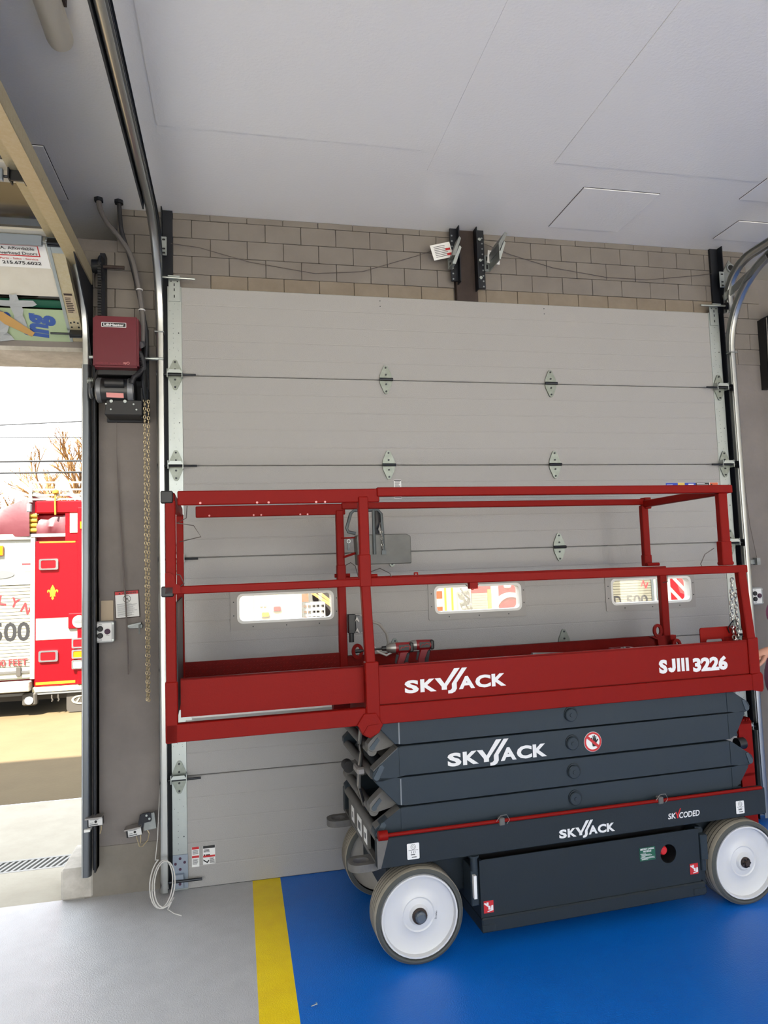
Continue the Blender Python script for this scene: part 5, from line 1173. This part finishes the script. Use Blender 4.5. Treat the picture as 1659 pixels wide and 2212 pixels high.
# roll-up door slat by slat, diamond plate above
fb('shutter_frame', -2.47, -2.415, .38, 2.29, 'truck_white', -.03, .05); fb('shutter_frame', -3.57, -3.515, .38, 2.29, 'truck_white', -.03, .05)
rd = fb('roll_up_door', -3.52, -2.47, .38, 1.665, 'truck_alu', .012, .03)
z = .55
while z < 1.64:
    MB().box(-3.52, -2.47, TY-.002, TY+.014, z+.0025, z+.0435, .003).build('slat', 'truck_alu', rd); z += .046
fb('shutter_rail', -3.52, -2.47, .40, .545, 'truck_white', -.012, .012, .005); fb('shutter_bar', -3.52, -2.47, .47, .50, 'truck_chrome', -.03, -.012)
fb('handle', -2.64, -2.58, .43, .55, 'truck_dark', -.045, -.012, .005)
fb('plate_panel', -3.52, -2.47, 1.68, 2.275, 'truck_plate', 0, .03); fb('plate_trim', -3.52, -2.47, 2.27, 2.30, 'truck_white', -.03, .03)
fb('plate_trim', -3.52, -2.47, 1.655, 1.685, 'truck_white', -.012, .03)
fb('amber_marker', -2.93, -2.815, 2.055, 2.195, 'lens_amber', -.04, -.0, .008)
MB().prism(circ(-2.87, 1.80, .19, 28, .055), 'y', TY-.008, TY).build('nameplate', 'letter_grey', fe)
fb('small_decal', -2.585, -2.47, 1.83, 1.94, 'sticker_white', -.004, 0); fb('small_decal_head', -2.585, -2.47, 1.92, 1.945, 'sticker_red', -.006, -.003)
for ch, x, z, r in (('L', -2.895, 1.405, -.18), ('Y', -2.745, 1.375, -.34), ('N', -2.605, 1.305, -.50)):
    text('door_letter', ch, 'letter_red', fe, (x, TY-.004, z), .125, .115, rot=(PI/2, -r*-1.0 if False else r*-1.0, 0), bold=.03)
text('door_number', '500', 'letter_black', fe, (-2.965, TY-.004, .905), .245, .485, bold=.02)
text('door_lettering', 'KEEP BACK 500 FEET', 'letter_red', fe, (-3.56, TY-.016, .570), .090, 1.055, bold=.015)
# hose bed
fb('hose_bed_floor', -3.52, -2.03, 2.30, 2.345, 'truck_plate', -.02, .4)
tp = MB()
n = 14; vs_ = []
for i in range(n+1):
    t = i/n; x = -3.55+1.07*t; top = 2.56+.30*t**1.6+.01*math.sin(9*t)
    vs_ += [(x, TY-.03-.02*math.sin(7*t), 2.31), (x, TY-.05+.02*math.sin(11*t), 2.31+(top-2.31)*.55), (x, TY+.03, top), (x, TY+1.6, top+.05)]
tp.poly(vs_, [(i*4+j, (i+1)*4+j, (i+1)*4+j+1, i*4+j+1) for i in range(n) for j in range(3)])
tp.build('hose_cover', 'truck_tarp', fe, True)
for k in range(4): MB().cyl((-2.535, TY+.0, 2.395+k*.066), (-2.395, TY+.0, 2.395+k*.066), .031, 12).build('hose', 'hose_yellow', fe, True)
for k in range(3): MB().cyl((-2.465, TY+.04, 2.40+k*.07), (-2.465, TY+1.5, 2.40+k*.07), .03, 10).build('hose', 'hose_yellow', fe, True)
tp = MB(); vs_ = []; n = 8
for i in range(n+1):
    t = i/n; x = -2.40+.37*t
    vs_ += [(x, TY-.02, 2.345), (x, TY-.035+.02*math.sin(9*t), 2.44), (x, TY+.02, 2.52+.09*t+.015*math.sin(13*t)), (x, TY+.6, 2.60)]
tp.poly(vs_, [(i*4+j, (i+1)*4+j, (i+1)*4+j+1, i*4+j+1) for i in range(n) for j in range(3)])
tp.build('hose_cover', 'truck_tarp', fe, True)
# ladder and rack on top
for z in (3.055, 2.955, 2.88, 2.82): fb('rack_rail', -2.46, -1.78, z-.012, z+.012, 'truck_white', -.02, .01)
for x in (-2.48, -1.80): fb('rack_post', x-.02, x+.02, 2.78, 3.08, 'truck_white', -.03, .02)
for x in (-2.44, -2.0):
    MB().box(x-.02, x+.02, TY, TY+5, 2.86, 2.93).build('ladder_rail', 'truck_alu', fe)
MB().tube([(-2.15, TY-.03, 2.92), (-2.155, TY-.06, 2.80), (-2.15, TY-.06, 2.60)], .012, 8).build('strap', 'hose_yellow', fe); MB().lathe([(0, -.04), (.035, -.02), (.04, 0), (.035, .02), (0, .04)], (-2.15, TY-.04, 2.92), 'z', 12).build('strap_knot', 'hose_yellow', fe, True)
fb('corner_cap', -2.52, -2.46, 2.64, 2.76, 'letter_grey', -.06, .0, .01); fb('mirror_frame', -1.97, -1.87, 2.35, 2.62, 'truck_white', -.03, -.02)
# rear step, lamps and flaps underneath
fb('rear_step', -3.60, -2.45, .23, .36, 'truck_plate', -.14, .05, .01); fb('step_edge', -3.6, -1.75, .165, .20, 'letter_grey', -.02, .05)
us = fb('lamp_box', -2.56, -2.38, .03, .20, 'truck_dark', -.06, .05, .02)
MB().cyl((-2.47, TY-.075, .105), (-2.47, TY-.055, .105), .052, 24).build('round_lamp', 'lens_clear', us)
mf = MB().prism(rrect(-2.02, -1.70, -.10, .17, .05, 4), 'y', TY+.02, TY+.03).build('mud_flap', 'truck_dark', fe)
MB().ring(circ(-1.83, .06, .125, 28, .062), circ(-1.83, .06, .098, 28, .042), 'y', TY+.012, TY+.02).build('flap_mark', 'truck_cream', mf)
MB().prism([(-1.90, .03), (-1.875, .03), (-1.845, .085), (-1.862, .085)], 'y', TY+.012, TY+.02).build('flap_mark', 'truck_cream', mf)
for x in (-2.20, -2.12): MB().tube([(x, TY-.0, .17), (x, TY-.01, .11), (x+.012, TY-.01, .08), (x, TY-.01, .06)], .010, 6).build('tow_hook', 'truck_dark', fe)

# ------------------------------------------------------------------ vehicles seen through the door windows
VY = 8.0
ut = thing('utility_truck', 'cream utility truck with open cargo bin, seen through the left door window', 'truck', (1.1, 9.0, -.17))
MB().box(-.35, 1.33, VY, VY+1.9, .35, 1.9, .03).build('body', 'truck_cream', ut); MB().box(1.33, 2.6, VY+.05, VY+1.9, .35, .80, .02).build('bed', 'truck_white', ut)
MB().box(1.40, 2.6, VY+1.0, VY+1.05, .80, 1.6).build('bed_back', 'rubber', ut); MB().box(1.30, 1.37, VY-.02, VY+1.0, .80, 1.9).build('bed_post', 'truck_white', ut)
MB().box(-1.5, -.35, VY+.1, VY+1.8, .35, 1.5, .1).build('cab', 'truck_cream', ut)
for x in (-1.0, .1, 2.1):
    for y in (VY+.02, VY+1.65): MB().lathe([(0, 0), (.2, 0), (.34, .02), (.36, .06), (.36, .2), (.34, .24), (0, .25)], (x, y, gz(y)+.36), 'y', 24).build('wheel', 'rubber', ut, True)
for x, z, m in ((.75, .985, 'lens_amber'), (.95, 1.075, 'lens_red')):
    l = MB().prism(rrect(x-.075, x+.075, z-.05, z+.05, .025, 3), 'y', VY-.02, VY).build('lamp_bezel', 'letter_grey', ut); MB().prism(rrect(x-.06, x+.06, z-.037, z+.037, .02, 3), 'y', VY-.035, VY-.018).build('lamp_lens', m, l)
MB().box(.54, .56, VY-.012, VY, .5, 1.85).build('panel_seam', 'letter_grey', ut); MB().box(.66, .70, VY-.02, VY, 1.12, 1.16).box(.72, .76, VY-.02, VY, 1.12, 1.16).build('latch', 'letter_grey', ut)
MB().box(1.27, 1.30, VY-.02, VY, .4, 1.9).build('panel_seam', 'letter_grey', ut)
cr = thing('milk_crate', 'grey plastic crate in the cargo bin of the cream truck', 'crate', (1.58, VY+.4, .80)); cr.rotation_euler = (0, 0, 0)
for (a, b, c, d) in ((1.40, 1.80, VY+.20, VY+.22), (1.40, 1.80, VY+.55, VY+.57), (1.40, 1.42, VY+.2, VY+.57), (1.78, 1.80, VY+.2, VY+.57)):
    for z in (.80, .90, 1.0, 1.10): MB().box(a, b, c, d, z, z+.04).build('crate_band', 'crate_grey', cr)
for i in range(6): MB().box(1.40+i*.076, 1.42+i*.076, VY+.19, VY+.21, .80, 1.14).build('crate_rib', 'crate_grey', cr)
yb = tag(MB().box(1.40, 1.55, VY+.60, VY+.72, .80, 1.36, .01).build('tool_case', 'lens_amber'), 'yellow case standing in the cargo bin of the cream truck', 'case')
for k, (dx, lab) in enumerate(((0, 'upper'), (.14, 'lower'))):
    tag(MB().bar((1.62-dx*.3, VY+.88-dx, 1.42-dx*.6), (2.32-dx*.3, VY+.60-dx, .83), .10, .035).build('board', 'wood'), '%s slanted wooden board in the cargo bin of the cream truck' % lab, 'board', 'boards in the truck')
f2 = thing('fire_engine', 'fire engine with chrome pump panel, seen through the middle door window', 'fire engine', (5.0, 9.2, -.17), group='fire engines')
MB().box(3.62, 6.95, VY+.03, VY+2.4, .35, 2.5, .02).build('body', 'truck_red', f2)
for x in (5.2, 6.4):
    for y in (VY+.02, VY+2.1): MB().lathe([(0, 0), (.22, 0), (.25, .05), (.44, .06), (.47, .1), (.47, .28), (.44, .32), (0, .33)], (x, y, gz(y)+.47), 'y', 28).build('wheel', 'rubber', f2, True)
for k in range(5): MB().box(3.62, 3.90, VY-.01, VY+.03, .70+k*.14, .84+k*.14).build('chevron', 'stripe_orange' if k % 2 else 'truck_white', f2)
MB().box(3.90, 4.17, VY, VY+.03, .4, 1.9).build('plate_panel', 'truck_plate', f2)
for x in (3.96, 4.09): MB().box(x-.018, x+.018, VY-.005, VY, .4, 1.9).build('lime_stripe', 'stripe_lime', f2)
pp = MB().box(4.17, 4.45, VY, VY+.03, .4, 1.9).build('pump_panel', 'truck_alu', f2)
for x, z, r in ((4.24, 1.22, .05), (4.36, 1.26, .045), (4.36, 1.12, .055), (4.26, 1.05, .04), (4.40, .98, .05), (4.30, .95, .04)):
    MB().lathe([(r, 0), (r, -.06), (r*.7, -.08), (r*.4, -.12), (0, -.12)], (x, VY, z), 'y', 18).build('valve', 'truck_chrome', pp, True)
MB().tube([(4.22, VY-.1, 1.30), (4.28, VY-.14, 1.18), (4.38, VY-.12, 1.10), (4.34, VY-.1, 1.0)], .018, 8).build('pump_hose', 'rubber', pp)
MB().box(4.46, 4.76, VY-.01, VY+.03, 1.195, 1.9).build('red_flank', 'truck_red', f2)
sh = MB().box(4.46, 4.76, VY+.0, VY+.03, .45, 1.195).build('shutter', 'truck_alu_dull', f2)
for k in range(16): MB().box(4.46, 4.76, VY-.012, VY+.002, .46+k*.046, .502+k*.046).build('slat', 'truck_alu_dull', sh)
MB().box(4.77, 4.83, VY-.01, VY+.03, .45, 1.25).build('lime_stripe', 'stripe_lime', f2); MB().box(4.84, 4.97, VY-.02, VY+.03, .45, 1.6).build('white_column', 'truck_white', f2)
MB().ring([(5.2+.36*math.cos(t), .82+.36*math.sin(t)) for t in [PI*k/20 for k in range(21)]]+[(4.84, .7), (5.56, .7)], [(5.2+.29*math.cos(t), .80+.30*math.sin(t)) for t in [PI*k/20 for k in range(21)]]+[(4.91, .7), (5.49, .7)], 'y', VY-.05, VY+.03).build('wheel_arch', 'truck_white', f2)
MB().cyl((5.2, VY-.01, .82), (5.2, VY+.02, .82), .29, 28).build('arch_liner', 'lens_red', f2)
MB().box(5.10, 5.22, VY-.02, VY+.03, 1.27, 1.40, .01).build('white_lamp', 'lens_clear', f2); MB().box(4.97, 6.95, VY-.005, VY+.03, .7, .98).build('white_band', 'truck_white', f2)
f3 = thing('fire_engine', 'fire engine with red and white chevrons, seen through the right door window', 'fire engine', (8.2, 10, -.17), group='fire engines')
MB().box(7.15, 9.65, VY+.05, VY+6.5, .30, 2.6, .02).build('body', 'truck_red', f3)
for x0 in (7.2, 9.05):
    for y in (VY+2, VY+5.6): MB().lathe([(0, 0), (.3, 0), (.48, .04), (.50, .08), (.50, .46), (.48, .5), (0, .54)], (x0, y, gz(y)+.5), 'x', 28).build('wheel', 'rubber', f3, True)
rd3 = MB().box(7.18, 8.10, VY+.012, VY+.05, .35, 1.6).build('roll_up_door', 'truck_alu_dull', f3)
z = .40
while z < 1.58: MB().box(7.18, 8.10, VY-.002, VY+.014, z+.003, z+.046, .003).build('slat', 'truck_alu_dull', rd3); z += .05
MB().box(8.10, 8.15, VY-.02, VY+.05, .35, 1.7).build('shutter_frame', 'tube_grey', f3); MB().box(8.15, 8.20, VY-.01, VY+.05, .35, 1.7).build('shutter_frame', 'truck_white', f3); MB().box(8.20, 8.23, VY-.02, VY+.05, .35, 1.7).build('shutter_frame', 'tube_grey', f3)
MB().box(8.23, 8.52, VY, VY+.05, .35, 1.7).build('plate_panel', 'truck_plate', f3)
cv3 = MB().box(8.52, 8.86, VY, VY+.05, .35, 1.7).build('chevron_panel', 'truck_white', f3)
for k in range(4):
    z = .50+k*.30; MB().prism([(8.52, z+.36), (8.52, z+.56), (8.86, z+.20), (8.86, z)], 'y', VY-.006, VY).build('chevron', 'truck_red', cv3)
MB().box(8.86, 9.65, VY, VY+.05, .35, 1.7).build('corner_panel', 'truck_white', f3)
text('door_number', 'D', 'letter_black', f3, (7.30, VY-.004, .83), .20, .15, bold=.02); text('door_number', '500', 'letter_black', f3, (7.555, VY-.004, .83), .20, .46, bold=.02)
text('door_letter', 'N', 'letter_red', f3, (7.88, VY-.004, 1.20), .12, .13, rot=(PI/2, .45, 0), bold=.03)

# ------------------------------------------------------------------ trees and overhead lines
def tree(x, y, h, seed, label):
    rnd = random.Random(seed); t = thing('bare_tree', label, 'tree', (x, y, gz(y)), group='bare trees')
    tm, wm = MB(), MB()
    def grow(p, d, L_, r, lev):
        q = p+d*L_; (tm if lev < 3 else wm).tube([p, p.lerp(q, .5)+Vector((rnd.uniform(-1, 1), rnd.uniform(-1, 1), 0))*L_*.05, q], [r, r*.85, r*.65], 6 if lev < 2 else 4, caps=False)
        if lev >= 6: return
        for k in range(3 if lev > 0 else 5):
            a = rnd.uniform(0, 2*PI); s_ = rnd.uniform(.35, .75)
            nd = (d+Vector((math.cos(a), math.sin(a), rnd.uniform(-.1, .5)))*s_).normalized()
            grow(p.lerp(q, rnd.uniform(.55, 1)), nd, L_*rnd.uniform(.58, .78), r*.62, lev+1)
    grow(Vector((x, y, gz(y)-.05)), Vector((0, 0, 1)), h*.34, h*.020, 0)
    tm.build('trunk', 'bark', t, True); o = wm.build('twigs', 'twig', t); o['kind'] = 'stuff'
tree(-5.4, 22, 9.0, 3, 'bare tan-twigged tree behind the fire engine, next to the pier'); tree(-9.0, 24.5, 7.6, 5, 'lower bare tree behind the fire engine at the left edge of the view')
tree(-8.4, 38, 8.6, 9, 'small bare tree between two larger ones behind the fire engine')
for z0, z1, r, lab in ((6.68, 6.83, .02, 'topmost thin'), (6.28, 6.30, .014, 'second thin'), (5.49, 5.52, .035, 'thick upper'), (5.12, 5.14, .035, 'thick lower')):
    k = (z1-z0)/2.49
    tag(MB().tube([(-30, 20, z0-k*22.9+.6), (-14, 20, z0-k*6.9+.1), (-7.11, 20, z0), (-4.63, 20, z1), (2, 20, z1+.1), (20, 20, z1+.6)], r, 6).build('overhead_line', 'line_black', None, True), lab+' overhead utility line against the white sky', 'cable', 'overhead lines')
# ------------------------------------------------------------------ person at the right edge, facing the lift
def skinned(name, verts, edges, radii, mat, parent, roots=(0,), sub=2):
    me = bpy.data.meshes.new(name); me.from_pydata(verts, edges, [])
    o = bpy.data.objects.new(name, me); COL.objects.link(o)
    md = o.modifiers.new('skin', 'SKIN'); md.use_smooth_shade = True; md.branch_smoothing = .6
    for i, r in enumerate(radii):
        sv = me.skin_vertices[0].data[i]; sv.radius = (r, r) if not isinstance(r, tuple) else r; sv.use_root = i in roots
    ss = o.modifiers.new('sub', 'SUBSURF'); ss.levels = sub; ss.render_levels = sub
    dg = bpy.context.evaluated_depsgraph_get(); dg.update()
    m2 = bpy.data.meshes.new_from_object(o.evaluated_get(dg)); bpy.data.objects.remove(o)
    m2.materials.clear(); m2.materials.append(M(mat)); m2.shade_smooth()
    return place(name, m2, parent)
pe = thing('person', 'person in a mauve shirt with a raised forearm at the right edge behind the lift', 'person', (3.552, -.63, 0), 0, world=False)
# local: facing -x, left side towards -y
V, E_, Rr = [], [], []
def add(p, r, prev=None):
    V.append(p); Rr.append(r)
    if prev is not None: E_.append((prev, len(V)-1))
    return len(V)-1
pel = add((0, 0, .95), (.12, .11)); bel = add((-.06, 0, 1.08), (.12, .12), pel); che = add((0, 0, 1.28), (.12, .10), bel); sh = add((.02, 0, 1.42), (.085, .075), che); nk = add((.01, 0, 1.50), .055, sh); hd0 = add((-.01, 0, 1.57), .075, nk); hd = add((-.02, 0, 1.66), .098, hd0); ht = add((-.01, 0, 1.74), .07, hd)
for s in (-1, 1):
    h = add((0, .09*s, .88), .10, pel); k = add((-.02, .10*s, .50), .065, h); an = add((.02, .11*s, .09), .042, k); add((-.05, .11*s, .05), .042, an); 
    add((-.15, .115*s, .035), .034, len(V)-1)
# far (right) arm hangs down
a1 = add((.02, .18, 1.40), .05, sh); a2 = add((.07, .23, 1.12), .045, a1); a3 = add((.06, .24, .88), .032, a2); add((.05, .24, .80), .034, a3)
# near (left) arm: elbow bent, forearm forward
b1 = add((.02, -.18, 1.40), .05, sh); b2 = add((-.05, -.21, 1.20), .048, b1); b3 = add((-.21, -.175, 1.215), .042, b2); b4 = add((-.375, -.13, 1.205), .029, b3); b5 = add((-.420, -.125, 1.19), (.032, .024), b4); b6 = add((-.460, -.12, 1.165), (.034, .022), b5)
nbody = len(V); roots = [0]
# fingers: short chains rooted in the palm, curled downwards and back
for i, (dy, L_) in enumerate(((-.026, .92), (-.009, 1.0), (.009, .97), (.026, .80))):
    X_, Y_ = -.450, -.12+dy
    f0 = add((X_, Y_, 1.172), .0098); roots.append(f0)
    f1 = add((X_-.045*L_, Y_, 1.160), .0095, f0); f2 = add((X_-.062*L_, Y_, 1.128), .009, f1); f3 = add((X_-.044*L_, Y_, 1.104), .0084, f2); add((X_-.018, Y_, 1.106), .0074, f3)
t0 = add((-.425, -.150, 1.185), .0125); roots.append(t0); t1 = add((-.453, -.168, 1.160), .011, t0); t2 = add((-.477, -.165, 1.140), .0098, t1); add((-.493, -.152, 1.125), .0082, t2)
body = skinned('body', V, E_, Rr, 'skin', pe, roots)
# face
MB().lathe([(0, -.028), (.012, -.014), (.014, 0), (0, .012)], (-.108, 0, 1.645), 'z', 12).build('nose', 'skin', pe, True)
for s in (-1, 1):
    MB().lathe([(0, -.009), (.009, 0), (0, .009)], (-.100, .034*s, 1.675), 'x', 12).build('eye', 'letter_white', pe, True)
    MB().lathe([(0, -.03), (.014, -.015), (.017, .01), (0, .03)], (-.005, .098*s, 1.655), 'z', 12).build('ear', 'skin', pe, True)
MB().box(-.104, -.098, -.024, .024, 1.600, 1.607, .002).build('mouth', 'letter_red', pe)
MB().lathe([(.106, -.05), (.112, .0), (.098, .05), (.06, .085), (0, .098)], (.012, 0, 1.69), 'z', 24).build('hair', 'hair_dark', pe, True)
# shirt over torso and upper arms, trousers, shoes
V2 = [(-.01, 0, .88), (-.145, 0, .98), (-.085, 0, 1.12), (-.005, 0, 1.28), (.02, 0, 1.42), (.01, 0, 1.475), (.02, -.185, 1.40), (-.02, -.205, 1.26), (.02, .185, 1.40), (.035, .222, 1.24)]
skinned('shirt', V2, [(0, 1), (1, 2), (2, 3), (3, 4), (4, 5), (4, 6), (6, 7), (4, 8), (8, 9)], [(.165, .165), (.172, .172), (.170, .170), (.165, .15), (.13, .11), .062, .088, .074, .088, .074], 'shirt_mauve', pe)
V3 = [(0, 0, .90), (0, .088, .85), (-.02, .10, .50), (.02, .11, .10), (0, -.088, .85), (-.02, -.10, .50), (.02, -.11, .10), (-.005, 0, .97)]
skinned('trousers', V3, [(7, 0), (0, 1), (1, 2), (2, 3), (0, 4), (4, 5), (5, 6)], [.145, .125, .084, .068, .125, .084, .068, .135], 'pants_dark', pe, (7,))
for s in (-1, 1): MB().prism([(-.19, .012), (-.185, .05), (-.10, .075), (-.03, .105), (.07, .10), (.075, .0), (-.18, .0)], 'y', .11*s-.045, .11*s+.045, .012).build('shoe', 'shoe_dark', pe, True)
for o in list(bpy.data.objects):
    if '_w' in o: del o['_w']
